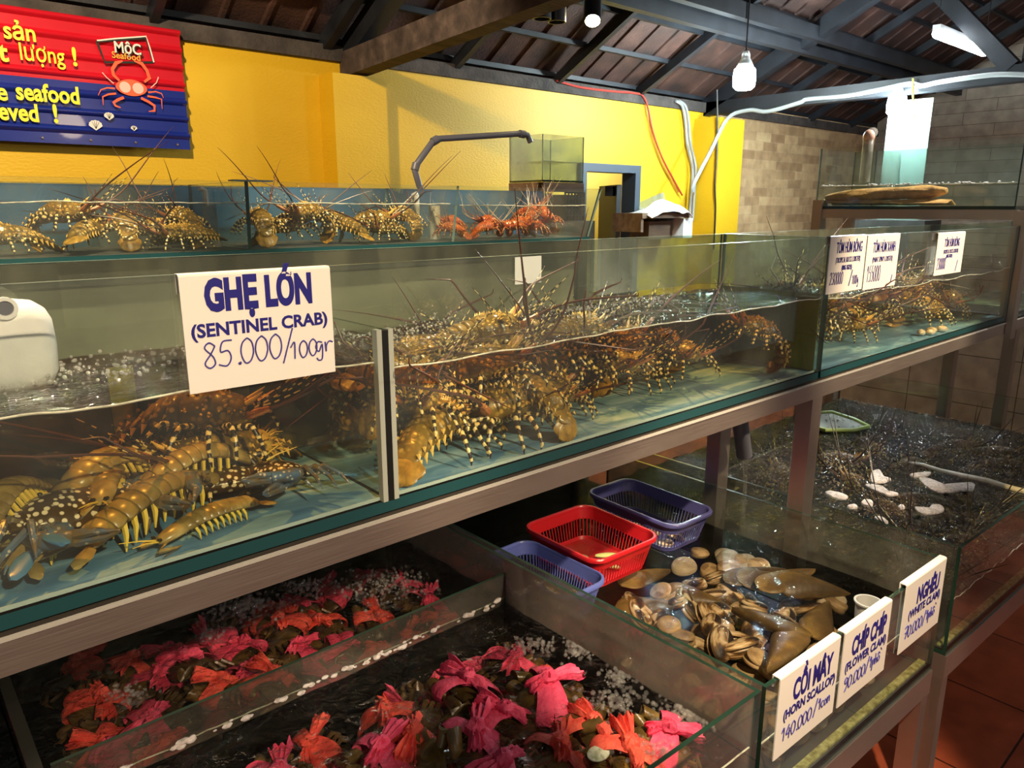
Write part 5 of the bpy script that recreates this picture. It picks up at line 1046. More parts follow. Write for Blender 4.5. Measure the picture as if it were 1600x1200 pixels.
rd = [(1.60, 2.12, 0.01, 100), (1.66, 2.20, 0, 200), (1.73, 2.11, 0, 20), (1.81, 2.16, .01, 190), (1.88, 2.10, 0, 170), (1.95, 2.18, .015, 10), (1.98, 2.09, .0, 200), (2.04, 2.20, .03, 30), (2.06, 2.10, .03, 215), (2.09, 2.16, .065, 60), (2.08, 2.26, .06, 300)]
rnm = ['climbing the slanting divider', 'behind the one climbing the divider', 'flat, head to the end glass', 'low in the middle of the red heap', 'at the front glass, middle of the red heap', 'at the back, middle of the red heap', 'at the foot of the rising red heap', 'in the rising heap at the back', 'in the rising heap at the front glass', 'topmost by the slanted end glass', 'at the back of the slanted end glass']
for i, (x, y, h, hd) in enumerate(rd):
    put(red_protos, i % 2, (x, y, z(ZB + .013) + h), (R(rnd.uniform(-14, 14)) * (h > 0), R(-12 * (h > .02)), R(hd)), rnd.uniform(.42, .55), 'rust-red lobster ' + rnm[i], 'lobster', 'rust-red lobsters at the end of the rear tank', used2, 'R3', RED)
dk_protos = [lobster('spiny_lobster', 0.5, 31, DARK, (0.35, 1.15), 0.30), lobster('spiny_lobster', 0.3, 32, DARK, (0.7, 1.0), 0.26)]
used3 = set()
dn = ['near the steel leg', 'below the drain pipe', 'by the tan froth patch', 'amid the white froth', 'near the white hose end', 'at the far water edge', 'along the front glass', 'by the corner of the front glass', 'beyond the white hose', 'deep by the far glass', 'under the largest froth patch', 'close to the far corner', 'low at the front corner pane', 'low along the front pane', 'low along the front pane by the picture edge']
for i, (u, v) in enumerate(((1300, 720), (1230, 740), (1350, 760), (1440, 775), (1430, 720), (1490, 690), (1560, 830), (1500, 850), (1560, 720), (1575, 690), (1400, 800), (1350, 690), (1530, 960), (1560, 930), (1590, 905))):
    p = onZ(u, v, z(ZW3 - .05)); put(dk_protos, i % 2, (min(p.x, 3.9), max(.78, min(p.y, 1.5)), z(ZW3 - .125)), (R(rnd.uniform(-10, 10)), R(rnd.uniform(-12, 4)), rnd.uniform(0, 6.28)), rnd.uniform(.8, 1.0), 'dark lobster ' + dn[i] + ', feelers out of the water', 'lobster', 'dark lobsters in the froth-covered tank', used3, 'D', DARK)

# ---- sentinel crabs
def crab_outline(hw, hd, teeth, k, n=40, spike=1.0):
    pts = []
    for i in range(n):
        a = 2 * PI * i / n; c, s = math.cos(a), math.sin(a)
        x = hw * (abs(c) ** .85) * (1 if c > 0 else -1); y = hd * (abs(s) ** .9) * (1 if s > 0 else -1)
        if s > 0.02 and abs(c) > .35 and teeth: x *= 1 + .055 * (i % 2) * teeth; y *= 1 + .05 * (i % 2) * teeth
        if abs(s) < .08 and spike: x *= 1 + .22 * spike
        pts.append((x * k, y * k))
    return pts
def crab_shell(mb, hw, hd, hh, teeth=1.0, spike=1.0, z0=.02, mi=0, dome=1.0):
    rings = []
    for k, zz in ((.35, -.62), (.75, -.55), (.94, -.2), (1.0, 0), (.97, .12), (.86, .42 * dome), (.68, .68 * dome), (.45, .88 * dome), (.20, .98 * dome), (.05, 1.0 * dome)):
        rings.append([Vector((p[0], p[1], z0 + zz * hh)) for p in crab_outline(hw, hd, teeth if k > .9 else 0, k, spike=spike if k > .9 else 0)])
    mb.loft(rings, mi)
def sentinel(sd):
    g = random.Random(sd); mb = MB(); crab_shell(mb, .070, .040, .024, z0=.026)
    for s in (-1, 1):
        e = g.uniform(-.01, .015)
        mb.tube([(s * .038, .030, .022), (s * .068, .050, .026), (s * .098, .058 + e, .030)], [.009, .012, .010], 8, 1)
        mb.tube([(s * .098, .056 + e, .030), (s * .100, .080 + e, .030), (s * .078, .112 + e, .026)], [.010, .013, .010], 8, 1)
        for q in (-1, 1): mb.tube([(s * .078, .110 + e, .026 + q * .004), (s * (.060 + q * .006), .132 + e, .025 + q * .006), (s * .046, .150 + e, .024 + q * .001)], [.007, .005, .001], 6, 1)
        for i in range(3):
            y = .012 - .017 * i; f = .35 - .35 * i
            mb.tube([(s * .048, y, .020), (s * .086, y + f * .04, .040), (s * .118, y + f * .07, .022), (s * .135, y + f * .09, 0.002)], [.006, .0055, .0042, .001], 6, 1)
        mb.tube([(s * .040, -.030, .020), (s * .070, -.052, .028), (s * .092, -.062, .024)], [.007, .007, .006], 7, 1)
        rr = []
        for t, k in ((0, .4), (.25, .85), (.55, 1), (.85, .8), (1, .3)):
            c = Vector((s * (.088 + .042 * t), -.060 - .020 * t, .024 - .006 * t)); rr.append([c + Vector((math.cos(b) * .010 * k * .5, math.cos(b) * .017 * k, math.sin(b) * .003)) for b in [2 * PI * q / 10 for q in range(10)]])
        mb.loft(rr, 2)
        mb.ellip((s * .014, .042, .030), (.004, .004, .004), 6, 4, 3)
    return mb.build('sentinel_crab', [M['crabshell'], M['crableg'], M['paddle'], M['eye']], local=True, angle=50)
sc_p = [sentinel(41), sentinel(42)]
us = set()
S = [((118, 838), 25, (.55, .1), .015, 1.05, 'white-blotched sentinel crab raised between the mantis shrimps'),
     ((195, 878), 200, (.25, .05), .0, 1.10, 'spotted sentinel crab flat along the front glass, longest in view'),
     ((420, 825), 165, (.30, 0), .0, 1.05, 'spotted sentinel crab with a blue paddle, by the front glass below the price sign'),
     ((540, 768), 120, (.45, .1), .0, .85, 'small sentinel crab against the divider seam'),
     ((228, 728), 40, (.5, 0), .02, .95, 'dark sentinel crab behind the heap of mantis shrimps'),
     ((40, 880), 70, (.2, .2), .0, .95, 'pale sentinel crab in the lowest corner by the front glass')]
for (u, v), hd, tl, h, s, lab in S:
    k = len(us) % 2 if len(us) < 2 else rnd.randrange(2)
    p = onZ(u, v, ZF + h + .02); p.y = max(p.y, 1.07); put(sc_p, k, (p.x, p.y, ZF + h), (tl[0] * .6, tl[1], R(hd)), s, lab, 'crab', None, us, 'K')
# ---- mantis shrimps
def mantis(sd, arch):
    g = random.Random(sd); mb = MB(); n = 14; rings = []; N = 13; Lb = .215
    def pos(t): return Vector((.105 - Lb * t, 0, .022 + arch * math.sin(PI * min(1, t * 1.02)) ** 1.2))
    def ring(t, w_, h_):
        c = pos(t); d_ = (pos(min(1, t + .01)) - pos(max(0, t - .01))).normalized(); u_ = Vector((d_.z, 0, -d_.x)); u_ = u_ if u_.z > 0 else -u_
        return [c + Vector((0, math.cos(a) * w_, 0)) + u_ * (math.sin(a) * h_ * (1.0 if math.sin(a) > 0 else .55)) for a in [2 * PI * q / n for q in range(n)]]
    for t, w_, h_ in ((0, .008, .006), (.02, .014, .010), (.12, .018, .013), (.22, .020, .014), (.235, .018, .012)): rings.append(ring(t, w_, h_))
    for s in range(10):
        t0 = .24 + s * .068
        for f_, k in ((0, .9), (.25, 1.0), (.75, 1.06), (.95, 1.02)): rings.append(ring(t0 + .068 * f_, (.0205 + .004 * math.sin(PI * s / 9)) * k, .0145 * k))
    rings += [ring(.93, .024, .012), ring(.98, .022, .009), ring(1.0, .015, .004)]
    mb.loft(rings, 0)
    for s in (-1, 1):
        for i in range(9):
            t = .30 + .062 * i; c = pos(t); l_ = .020 + arch * .35
            mb.tube([c + Vector((0, s * .016, -.004)), c + Vector((-.003, s * .021, -.4 * l_ - .004)), c + Vector((-.006, s * .020, -l_ - .004))], [.0035, .0032, .001], 5, 1)
        mb.tube([(.100, s * .010, .020), (.120, s * .022, .016), (.085, s * .030, .012), (.118, s * .030, .008)], [.004, .005, .0055, .001], 6, 0)
        mb.ellip((.108, s * .009, .030), (.004, .005, .003), 6, 4, 2)
        mb.tube([(.105, s * .004, .024), (.135, s * .010, .034), (.165, s * .018, .040)], [.0018, .0012, .0005], 5, 1)
        rr = []
        for t, k in ((0, .4), (.3, .9), (.7, 1), (1, .4)):
            c = pos(.99) + Vector((-.028 * t, s * (.014 + .020 * t), -.008 * t)); rr.append([c + Vector((math.cos(b) * .010 * k, math.cos(b) * s * .004 * k, math.sin(b) * .002)) for b in [2 * PI * q / 8 for q in range(8)]])
        mb.loft(rr, 0)
    return mb.build('mantis_shrimp', [M['mantis'], M['mantisleg'], M['eye']], local=True, angle=45)
mp = [mantis(51, .030), mantis(52, .046), mantis(53, .014)]
um = set()
Ms = [((262, 800), 22, .0, 1.25, 0, 'grey-olive mantis shrimp arched at the front, yellow legs showing'),
      ((165, 770), 215, .018, 1.15, 1, 'amber mantis shrimp arched behind the white-blotched crab'),
      ((130, 735), 205, .012, 1.15, 0, 'olive mantis shrimp stretched at the back, legs hanging to the blue floor'),
      ((310, 750), 10, .02, 1.05, 1, 'olive mantis shrimp behind the foremost one, tail to the back'),
      ((45, 765), 60, .0, 1.1, 2, 'brown mantis shrimp cut off by the picture edge, flat on the floor'),
      ((165, 740), 250, .045, .95, 2, 'curled mantis shrimp on top of the heap'),
      ((45, 850), 240, .03, 1.0, 1, 'round-backed mantis shrimp above the pale crab in the corner'),
      ((335, 815), 200, .0, .8, 2, 'small mantis shrimp under the foremost one')]
for (u, v), hd, h, s, k, lab in Ms:
    p = onZ(u, v, ZF + h + .025); p.y = min(max(p.y, 1.05), 1.30); put(mp, k, (p.x, p.y, ZF + h), (R(rnd.uniform(-8, 8)), 0, R(hd)), s, lab, 'mantis shrimp', None, um, 'K')
# shaggy clumps hanging at the back of the compartment
def clump(u, v, w_, h_, label, sd, tail=True):
    p = onY(u, v, 1.26); g = random.Random(sd); mb = MB()
    mb.ellip((p.x, 1.26, p.z), (w_ * .8, .03, h_ * .8), 12, 8)
    for i in range(90):
        a = g.uniform(0, 2 * PI); b = g.uniform(-1, 1); d_ = Vector((math.cos(a) * math.cos(b), math.sin(a) * math.cos(b), math.sin(b))); q = Vector((p.x, 1.26, p.z)) + Vector((d_.x * w_ * .7, d_.y * .028, d_.z * h_ * .7))
        mb.tube([q, q + d_ * g.uniform(.008, .02) + Vector((0, 0, -.002)), q + d_ * g.uniform(.02, .034) + Vector((g.uniform(-.01, .01), 0, -.008))], [.0022, .0014, .0004], 4)
    o = mb.build('seaweed', M['shag'], base=(p.x, 1.26, p.z)); return tag(o, label, 'seaweed')
M['shag'] = noisy('ochre_weed', [(0.3, (0.30, 0.20, 0.03)), (0.7, (0.66, 0.47, 0.09))], (40, 40, 40), 5, 0.7)
for u, v, w_, h_, lab, sd in ((405, 700, .030, .045, 'shaggy ochre weed clump standing on the floor below the price sign', 1), (290, 705, .045, .018, 'ochre weed tuft behind the foremost mantis shrimp', 2), (245, 700, .022, .014, 'small round weed tuft over the dark crab', 3)):
    p = onZ(u, v + 20, ZF + .02)
    clump(u, v, w_, h_, lab, sd)
mb = MB()     # green weed film patches on the back glass
for (xa, xb, za, zb) in ((0.295, 0.335, -.455, -.262), (0.475, 0.53, -.40, -.262)):
    mb = MB(); mb.box(xa, xb, 1.3465, 1.3505, z(za), z(zb)); tag(mb.build('algae_film', M['algae'], base=(xa, 1.3465, z(za)), smooth=False), 'yellow-green algae film on the back glass, ' + ('by the mantis shrimps' if xa < .4 else 'behind the weed clump'), 'algae', kind=None)

# ---- bound mud crabs
def fan(mb, o, d, up, ln, spread, pleats, sd, mi=0):
    """gathered cloth end: a closed flattened sleeve that flares out in pleats"""
    d = Vector(d).normalized(); up = Vector(up); side = d.cross(up).normalized(); up = side.cross(d).normalized(); n = 36; rings = []; o = Vector(o)
    for k in range(7):
        t = k / 6; w_ = .007 + (spread - .007) * t ** .85; h_ = .006 + .004 * t; ring = []
        for q in range(n):
            a = 2 * PI * q / n; lat = math.cos(a); pl = math.sin(lat * pleats * PI + sd + 2 * noise.noise(Vector((t * 2, lat, sd)))) * .0075 * t ** .7 + .008 * t * noise.noise(Vector((lat * 3, t * 2, sd)))
            ring.append(o + d * (ln * t * (1 + .38 * noise.noise(Vector((lat * 6, sd, 1))) * t)) + side * lat * w_ + up * (math.sin(a) * h_ * (.45 if k == 6 else 1) + pl - .010 * t * t))
        rings.append(ring)
    mb.loft(rings, mi)
def mudcrab(sd, cloth):
    g = random.Random(sd); mb = MB(); crab_shell(mb, .060, .042, .022, .8, 0, z0=.024)
    for s in (-1, 1):
        mb.tube([(s * .034, .030, .020), (s * .060, .045, .022), (s * .050, .064, .022), (s * .018, .062, .020), (s * .008, .056, .018)], [.010, .014, .015, .012, .004], 9, 0)
        for i in range(3):
            y = .010 - .016 * i; mb.tube([(s * .044, y, .020), (s * .070, y - .004, .030), (s * .082, y - .012 - .006 * i, .016), (s * .074, y - .024 - .006 * i, .004)], [.006, .0055, .0042, .001], 6, 0)
        rr = []
        for t, k in ((0, .5), (.4, 1), (.8, .9), (1, .3)):
            c = Vector((s * (.042 + .030 * t), -.034 - .016 * t, .018)); rr.append([c + Vector((math.cos(b) * .006 * k, math.cos(b) * .011 * k, math.sin(b) * .004)) for b in [2 * PI * q / 8 for q in range(8)]])
        mb.loft(rr, 0)
    o = mb.build('mud_crab', [M['mud']], local=True, angle=50)
    if cloth:
        cb = MB(); ax = g.uniform(-.02, .02)
        for off, tw in ((0, .22), (.012, -.16)):           # the strip wound over the claws and the shell
            rings = []; nn = 22
            for q in range(nn):
                a = 2 * PI * q / nn; cy = math.cos(a) * .064; cz = math.sin(a) * .029 + .024; c = Vector((ax + off + tw * cy, cy + .014, cz)); out = Vector((0, math.cos(a), math.sin(a))); wv = .017 * (1 + .3 * noise.noise(Vector((a, sd, off * 50))))
                rings.append([c + Vector((-wv, 0, 0)), c + Vector((-wv * .3, 0, 0)) + out * .0045, c + Vector((wv * .35, 0, 0)) + out * .0038, c + Vector((wv, 0, 0)), c + Vector((wv * .2, 0, 0)) - out * .002, c + Vector((-wv * .4, 0, 0)) - out * .002])
            rings.append(rings[0]); cb.loft(rings, 0, caps=False)
        k0 = Vector((ax + .004, .030 + g.uniform(-.02, .01), .058))
        rings = []
        for j in range(9):
            a = -PI / 2 + PI * (.05 + .9 * j / 8); rings.append([k0 + Vector((math.cos(b) * math.cos(a) * .017, math.sin(b) * math.cos(a) * .014, math.sin(a) * .015)) * (1.15 + .45 * noise.noise(Vector((math.cos(b) * 2.2, math.sin(b) * 2.2, a * 2 + sd)))) for b in [2 * PI * q / 18 for q in range(18)]])
        kn = MB(); kn.loft(rings)
        a1 = g.uniform(-.5, .5)
        fan(cb, k0 + Vector((.008, 0, 0)), (math.cos(a1), math.sin(a1), .12), (.3 * math.sin(sd), .5, 1), .058, .024, 3.2, sd)
        fan(cb, k0 - Vector((.008, 0, 0)), (-math.cos(a1 + .3), -math.sin(a1 + .3), .05), (.5, .3 * math.cos(sd), 1), .034, .015, 2.6, sd + 3)
        ch = cb.build('cloth_strip', [M[cloth]], o, local=True, angle=35); kt = kn.build('knot', [M[cloth]], ch, local=True)
    return o
mcp = [mudcrab(61, 'clothpink'), mudcrab(62, 'clothcoral'), mudcrab(63, 'clothpink'), mudcrab(64, None), mudcrab(65, 'clothcoral')]
umc = set(); ZL = z(LB + .016)
def in_compartment(x, y):
    return (x > .16 and x < 1.12)
# foremost ones, seen best: pixel on the water plane, heading, roll, depth under water line
FR = [((600, 1175), 10, .2, 0, .018, 0, 'bound crab whose broad pink bow spreads flat at the very front'),
      ((735, 1075), 80, .3, .1, .030, 2, 'bound crab with a rumpled pink bow out of the water, beside the big twisted knot'),
      ((850, 1085), 330, .2, .1, .034, 0, 'bound crab with the biggest twisted pink knot, bow end fanned open'),
      ((795, 1115), 95, .2, 0, .026, 2, 'bound crab with a pink sleeve hanging toward the bare brown shell'),
      ((655, 1125), 200, .1, .2, .020, 1, 'bound crab with a frayed coral end sticking out of the shade'),
      ((745, 1155), 25, .2, .1, .024, 2, 'bound crab with a wide pink loop over its brown claw'),
      ((900, 1115), 150, .5, .3, .020, 3, 'bare brown crab shell turned up between two pink bows'),
      ((935, 1135), 60, .2, .1, .022, 4, 'bound crab with a ragged coral bow among bubbles'),
      ((1055, 1165), 300, .3, .2, .030, 0, 'bound crab with a pink folded strip, at the front glass corner'),
      ((1010, 1185), 40, .2, 0, .020, 4, 'bound crab with a bubbly coral strip near the front glass'),
      ((680, 1180), 240, .7, .5, .022, 3, 'bare brown crab standing on edge beside the broad pink bow'),
      ((790, 1190), 160, .2, .1, .026, 2, 'bound crab with a pale pink bow at the bottom of the picture'),
      ((870, 1180), 20, .1, .2, .020, 1, 'bound crab with a small coral bow, next to the pale floating flake')]
for (u, v), hd, rx, ry, h, k, lab in FR:
    p = onZ(u, v, z(ZW1)); p.x = min(p.x, 1.105); p.y = max(p.y, yl(p.x) + .085); put(mcp, k, (p.x, p.y, z(ZW1) - .075 + h), (rx, ry, R(hd)), rnd.uniform(1.0, 1.15), lab, 'crab', None, umc, 'M1')
n_ = 0
def fill(x0, x1, y0, y1, nx, ny, lab, group, zs, box='M1'):
    for j in range(ny):
        for i in range(nx):
            x = x0 + (x1 - x0) * (i + .5 + rnd.uniform(-.28, .28)) / nx; y = y0 + (y1 - y0) * (j + .5 + rnd.uniform(-.28, .28)) / ny
            for q, zz in enumerate(zs):
                if rnd.random() < (.93 if q == 0 else .8):
                    put(mcp, rnd.choice((0, 1, 2, 3, 4, 1, 2, 0)), (x + rnd.uniform(-.02, .02) * q, y, zz + rnd.uniform(-.012, .012)), (rnd.uniform(-.45, .45), rnd.uniform(-.45, .45), rnd.uniform(0, 6.28)), rnd.uniform(.9, 1.1), lab, 'crab', group, umc, box)
zt1 = z(ZW1) - .104
fill(.17, 1.12, .95, 1.30, 8, 3, 'cloth-bound brown crab under water in the shade before the inner divider', 'bound crabs before the inner divider', (zt1 - .004,))
fill(.17, 1.10, .74, .95, 8, 2, 'cloth-bound brown crab lying deep below the foremost bows', 'bound crabs deep under the foremost bows', (ZL + .012,))
fill(.17, .62, .74, .95, 4, 2, 'cloth-bound brown crab under dark water near the picture bottom', 'bound crabs in the dark lower corner', (zt1 - .012,))
fill(.17, 1.12, 1.42, 1.90, 8, 4, 'cloth-bound brown crab under frothy water behind the inner divider', 'bound crabs behind the inner divider', (zt1 + .002,), 'M2')
fill(-.35, .04, .95, 1.88, 4, 6, 'cloth-bound brown crab in the narrow compartment beside the black-capped divider', 'bound crabs in the narrow compartment', (zt1,), 'M3')
p = onZ(935, 1177, z(ZW1) + .004); mb = MB(); mb.ellip((p.x, p.y, p.z), (.026, .020, .004), 16, 5); tag(mb.build('flake', M['flake'] if 'flake' in M else M.setdefault('flake', noisy('pale_green_flake', [(0.3, (0.30, 0.34, 0.20)), (0.6, (0.70, 0.74, 0.60))], (90, 90, 90), 5, 0.6)), base=p), 'pale greenish flake floating among the pink bows', 'flake')

# ---- shells
def pen_shell(sd, open_=0.0):
    """long wedge-shaped shell, pointed beak at +X"""
    g = random.Random(sd); rings = []; n = 24; mb = MB()
    for k in range(15):
        t = k / 14; x = .105 - .205 * t; w_ = .044 * min(1, (t * 1.35) ** .72) * (1.0 if t < .75 else math.sqrt(max(.03, 1 - ((t - .75) / .252) ** 2))); h_ = .019 * math.sin(PI * min(1, .06 + t * .92)) ** .65 * (1 if t < .9 else .8); sk = .012 * math.sin(t * 2.2)
        rings.append([Vector((x, math.cos(a) * w_ + sk, .020 + (abs(math.sin(a)) ** 1.25) * (1 if math.sin(a) > 0 else -1) * h_)) for a in [2 * PI * q / n for q in range(n)]])
    mb.loft(rings); return mb.build('horn_scallop', [M['pen_shell']], local=True, angle=50)
def clam_shell(name, mat, r, flat, sd, opened=0.0, long_=1.0):
    mb = MB(); g = random.Random(sd); n = 28
    for s in (1, -1):
        rings = []
        for k in range(8):
            t = k / 7; rr = r * math.sqrt(max(.0004, 1 - (1 - t) ** 2)) if k else r * .03
            zz = r * flat * (1 - t ** 1.7)
            ring = []
            for q in range(n):
                a = 2 * PI * q / n; x = math.cos(a) * rr * 1.12 * long_; y = math.sin(a) * rr * (.88 if math.sin(a) > 0 else .98) - (1 - t) * r * .30
                p = Vector((x, y, s * zz * (1 + .0))); 
                if opened: p = Matrix.Rotation(s * opened, 3, 'X') @ (p + Vector((0, r * .9, 0))) - Vector((0, r * .9, 0))
                ring.append(p + Vector((0, 0, r * flat)))
            rings.append(ring)
        mb.loft(rings, 0)
    o = mb.build(name, [mat], local=True, angle=50)
    if opened:
        mm = MB(); mm.ellip((0, -.05 * r, r * flat), (r * .86 * long_, r * .62, r * .26), 14, 6); mm.build('flesh', M['meat'], o, local=True)
    return o
pr = {'pen': [pen_shell(71), pen_shell(72)], 'clam': [clam_shell('white_clam', M['clam'], .030, .50, 73), clam_shell('white_clam', M['palecl'], .031, .48, 74)],
      'mot': [clam_shell('flower_clam', M['mottled'], .030, .42, 75, .16, 1.35), clam_shell('flower_clam', M['mottled'], .029, .45, 76, 0, 1.45), clam_shell('flower_clam', M['clam'], .028, .42, 77, .24, 1.3)]}
up_ = {k: set() for k in pr}
def shell(kind, k, loc, rot, s, label, cat, group=None): return put(pr[kind], k, loc, rot, s, label, cat, group, up_[kind], 'C2')
ZT = z(LB + .014)
PS = [((1010, 905), 355, .02, .085, 0, 'long dark horn scallop lying level at the back of the heap'), ((1235, 905), 345, .1, .125, 0, 'olive-brown horn scallop across the top of the heap'), ((1180, 900), 330, .1, .10, 1, 'horn scallop slanting under the topmost one'), ((1300, 895), 318, .55, .115, 1, 'narrow horn scallop on edge, pointing at the grey cup'),
      ((1205, 975), 95, .3, .12, 0, 'broad horn scallop with olive patch, beak up in the middle of the heap'), ((1285, 970), 20, .2, .115, 1, 'round-backed horn scallop beside the grey cup'), ((1220, 1015), 195, .15, .13, 0, 'foremost horn scallop, amber ended, over the horn scallop sign'), ((1015, 950), 325, .2, .075, 1, 'dark horn scallop pointing into the open clams'), ((1085, 935), 300, .3, .08, 0, 'half-hidden horn scallop behind the open clams'), ((1250, 880), 325, .3, .09, 1, 'black-edged horn scallop leaning on the topmost one')]
for (u, v), hd, rx, h, k, lab in PS:
    p = onZ(u, v, ZT + h + .02); shell('pen', k, (p.x, max(p.y, yl(p.x) + .11), ZT + h), (rx, rnd.uniform(-.12, .12), R(hd)), rnd.uniform(.98, 1.12), lab, 'shell')
CL = [(1155, 858), (1192, 868), (1225, 872), (1135, 878), (1110, 890), (1140, 892), (1165, 885), (1095, 870), (1245, 885), (1275, 893), (1300, 905), (1320, 895), (1335, 915), (1345, 905), (1200, 885), (1070, 885), (1260, 905)]
cn = ['largest pale one at the back of the heap', 'round one beside the largest at the back', 'smooth greyish one, third at the back', 'ridged one below the largest', 'first under the dark basket', 'in front of the ridged one', 'between the ridged and the round one', 'darkest by the purple basket', 'at the beak of the black-edged horn scallop', 'under the glass side, past the horn scallops', 'pale one at the glass side', 'chalky lump by the glass side', 'the last along the glass side', 'small, against the glass side', 'peeping out behind the topmost horn scallop', 'half sunk by the red basket', 'beneath the black-edged horn scallop']
for i, (u, v) in enumerate(CL):
    p = onZ(u, v, ZT + .10); shell('clam', 0 if i % 3 else 1, (min(p.x, 2.0), p.y, ZT + rnd.uniform(.075, .10)), (rnd.uniform(-.4, .5), rnd.uniform(-.3, .3), rnd.uniform(0, 6.28)), rnd.uniform(1.0, 1.3), 'white clam, ' + cn[i], 'clam', None)
MT = [(1000, 955), (1030, 965), (1045, 985), (1075, 940), (1100, 955), (1085, 920), (1115, 935), (1130, 960), (1140, 920), (1110, 985), (1165, 965), (1150, 1000), (1120, 1010), (1090, 1000), (1180, 1035), (1160, 1020), (1060, 945), (1200, 1045), (1040, 930), (1125, 900), (1175, 990), (1245, 1045), (1065, 1000), (985, 940)]
mn = ['outermost by the near glass side', 'standing up by the near glass side', 'open, white edge showing', 'with a pale rim in the back row', 'long pale one in the middle', 'pale one under a dark horn scallop', 'gaping beside the long pale one', 'with black and white zigzag', 'striped dark, topped by a scallop beak', 'wide open, showing white inside', 'dark with a white tip', 'amber-edged next to the wide open one', 'tan one at the near corner', 'olive one along the near glass', 'under the amber horn scallop', 'upright ridged one at the foot of the heap', 'brown one second in the row', 'last one by the horn scallop sign', 'small dark one near the red basket', 'half under the dark level scallop', 'wedged under the broad olive scallop', 'by the sign edge under a scallop', 'yellow-lit one along the near glass', 'half in the shade near the red basket']
for i, (u, v) in enumerate(MT):
    p = onZ(u, v, ZT + .095); shell('mot', (0, 1, 2, 0)[i % 4], (max(p.x, 1.265), max(p.y, yl(p.x) + .06), ZT + rnd.uniform(.06, .098)), (rnd.uniform(-.7, .7), rnd.uniform(-.6, .6), rnd.uniform(0, 6.28)), rnd.uniform(1.0, 1.3), 'flower clam, ' + mn[i], 'clam', None)
for i in range(34):
    x = rnd.uniform(1.25, 1.95); y = rnd.uniform(yl(x) + .06, 1.06); shell('mot', i % 3, (x, y, ZT + rnd.uniform(.035, .07)), (rnd.uniform(-.8, .8), rnd.uniform(-.8, .8), rnd.uniform(0, 6.28)), rnd.uniform(1.0, 1.3), 'flower clam filling the middle layer of the shell heap', 'clam', 'flower clams in the middle layer of the heap')
for i in range(70):       # lower layer, seen through the front glass and in the gaps
    x = rnd.uniform(1.27, 2.0); y = yl(x) + .055 + rnd.random() ** 1.5 * .42; h = rnd.uniform(0, .045) if x > 1.75 else rnd.uniform(0, .06)
    k = rnd.choice(('clam', 'mot', 'clam')); shell(k, rnd.randrange(len(pr[k])), (x, y, ZT + h), (rnd.uniform(-.9, .9), rnd.uniform(-.9, .9), rnd.uniform(0, 6.28)), rnd.uniform(.9, 1.25), 'clam in the bottom layer of the shell heap', 'clam', 'clams in the bottom layer of the heap')
for i, (x, h, rx) in enumerate(((1.55, .03, .9), (1.78, .03, .7), (1.66, .06, 1.1))):
    shell('pen', i % 2, (x, yl(x) + .13, ZT + h), (rx, 0, R(15 + 140 * i)), 1.0, 'horn scallop pressed to the front glass, ' + ('under the flower clam sign', 'between the flower clam and white clam signs', 'half hidden by the flower clam sign')[i], 'shell')
p = onZ(1357, 943, z(-.955)); cu = MB(); cu.lathe((p.x, p.y, z(-1.10)), [(.024, 0), (.030, .145), (.034, .148), (.034, .152), (.029, .152), (.022, .004)], 24, 0, caps=True)
tag(cu.build('plastic_cup', M['pvccup'] if 'pvccup' in M else M.setdefault('pvccup', plain('grey_white_cup', (0.42, 0.42, 0.40), 0.35)), base=(p.x, p.y, z(-1.10))), 'grey plastic cup with a pale rim standing among the horn scallops', 'cup')

# ---- baskets
def rrect(cx, cy, hx, hy, r, zz, n=6):
    out = []
    for (sx, sy, a0) in ((1, -1, -90), (1, 1, 0), (-1, 1, 90), (-1, -1, 180)):
        for k in range(n + 1):
            a = R(a0 + 90 * k / n); out.append(Vector((cx + sx * (hx - r) + math.cos(a) * r, cy + sy * (hy - r) + math.sin(a) * r, zz)))
    return out
def basket(c, hx, hy, hgt, rz, mat, label, filled):
    t = empty('plastic_basket', c, rz, label, 'basket')
    mb = MB(); r = .045; T_ = .002
    def rr(f, zz, d=0): return rrect(0, 0, hx * f - d, hy * f - d, r * f, zz)
    mb.loft([rr(1.0, hgt - .012), rr(1.05, hgt - .012), rr(1.055, hgt - .004), rr(1.04, hgt), rr(1.0, hgt), rr(.985, hgt - .004), rr(.985, hgt - .012), rr(1.0, hgt - .012)], 0, caps=False); mb.build('rim', mat, t, local=True)
    mb = MB(); mb.loft([rr(1.0, hgt - .010), rr(.955, hgt * .62), rr(.955, hgt * .62, T_), rr(1.0, hgt - .010, T_), rr(1.0, hgt - .010)], 0, caps=False); mb.build('upper_band', mat, t, local=True)
    mb = MB(); mb.loft([rr(.86, hgt * .12), rr(.84, 0), rr(.84, 0, .004), rr(.86, hgt * .12, T_), rr(.86, hgt * .12)], 0, caps=False)
    mb.loft([rr(.845, 0.0), rr(.845, .003)], 0); mb.build('base', mat, t, local=True)
    mb = MB(); n = 84; top = rr(.955, hgt * .62, .001); bot = rr(.86, hgt * .12, .001)
    def along(poly, f):
        Ls = [(poly[(i + 1) % len(poly)] - poly[i]).length for i in range(len(poly))]; tot = sum(Ls); d_ = f * tot
        for i, l in enumerate(Ls):
            if d_ <= l: return poly[i].lerp(poly[(i + 1) % len(poly)], d_ / max(l, 1e-9))
            d_ -= l
        return poly[0]
    for i in range(n): a, b = along(top, i / n), along(bot, i / n); mb.tube([a + Vector((0, 0, .004)), a.lerp(b, .5), b - Vector((0, 0, .004))], .0019, 4)
    mb.build('side_lattice', mat, t, local=True)
    return t
rp = onZ(930, 830, z(-0.955))
b_r = basket((1.555, 1.40, z(-1.055)), .135, .155, .105, R(-2), M['baskred'], 'red plastic basket with pale green pieces in its water', None)
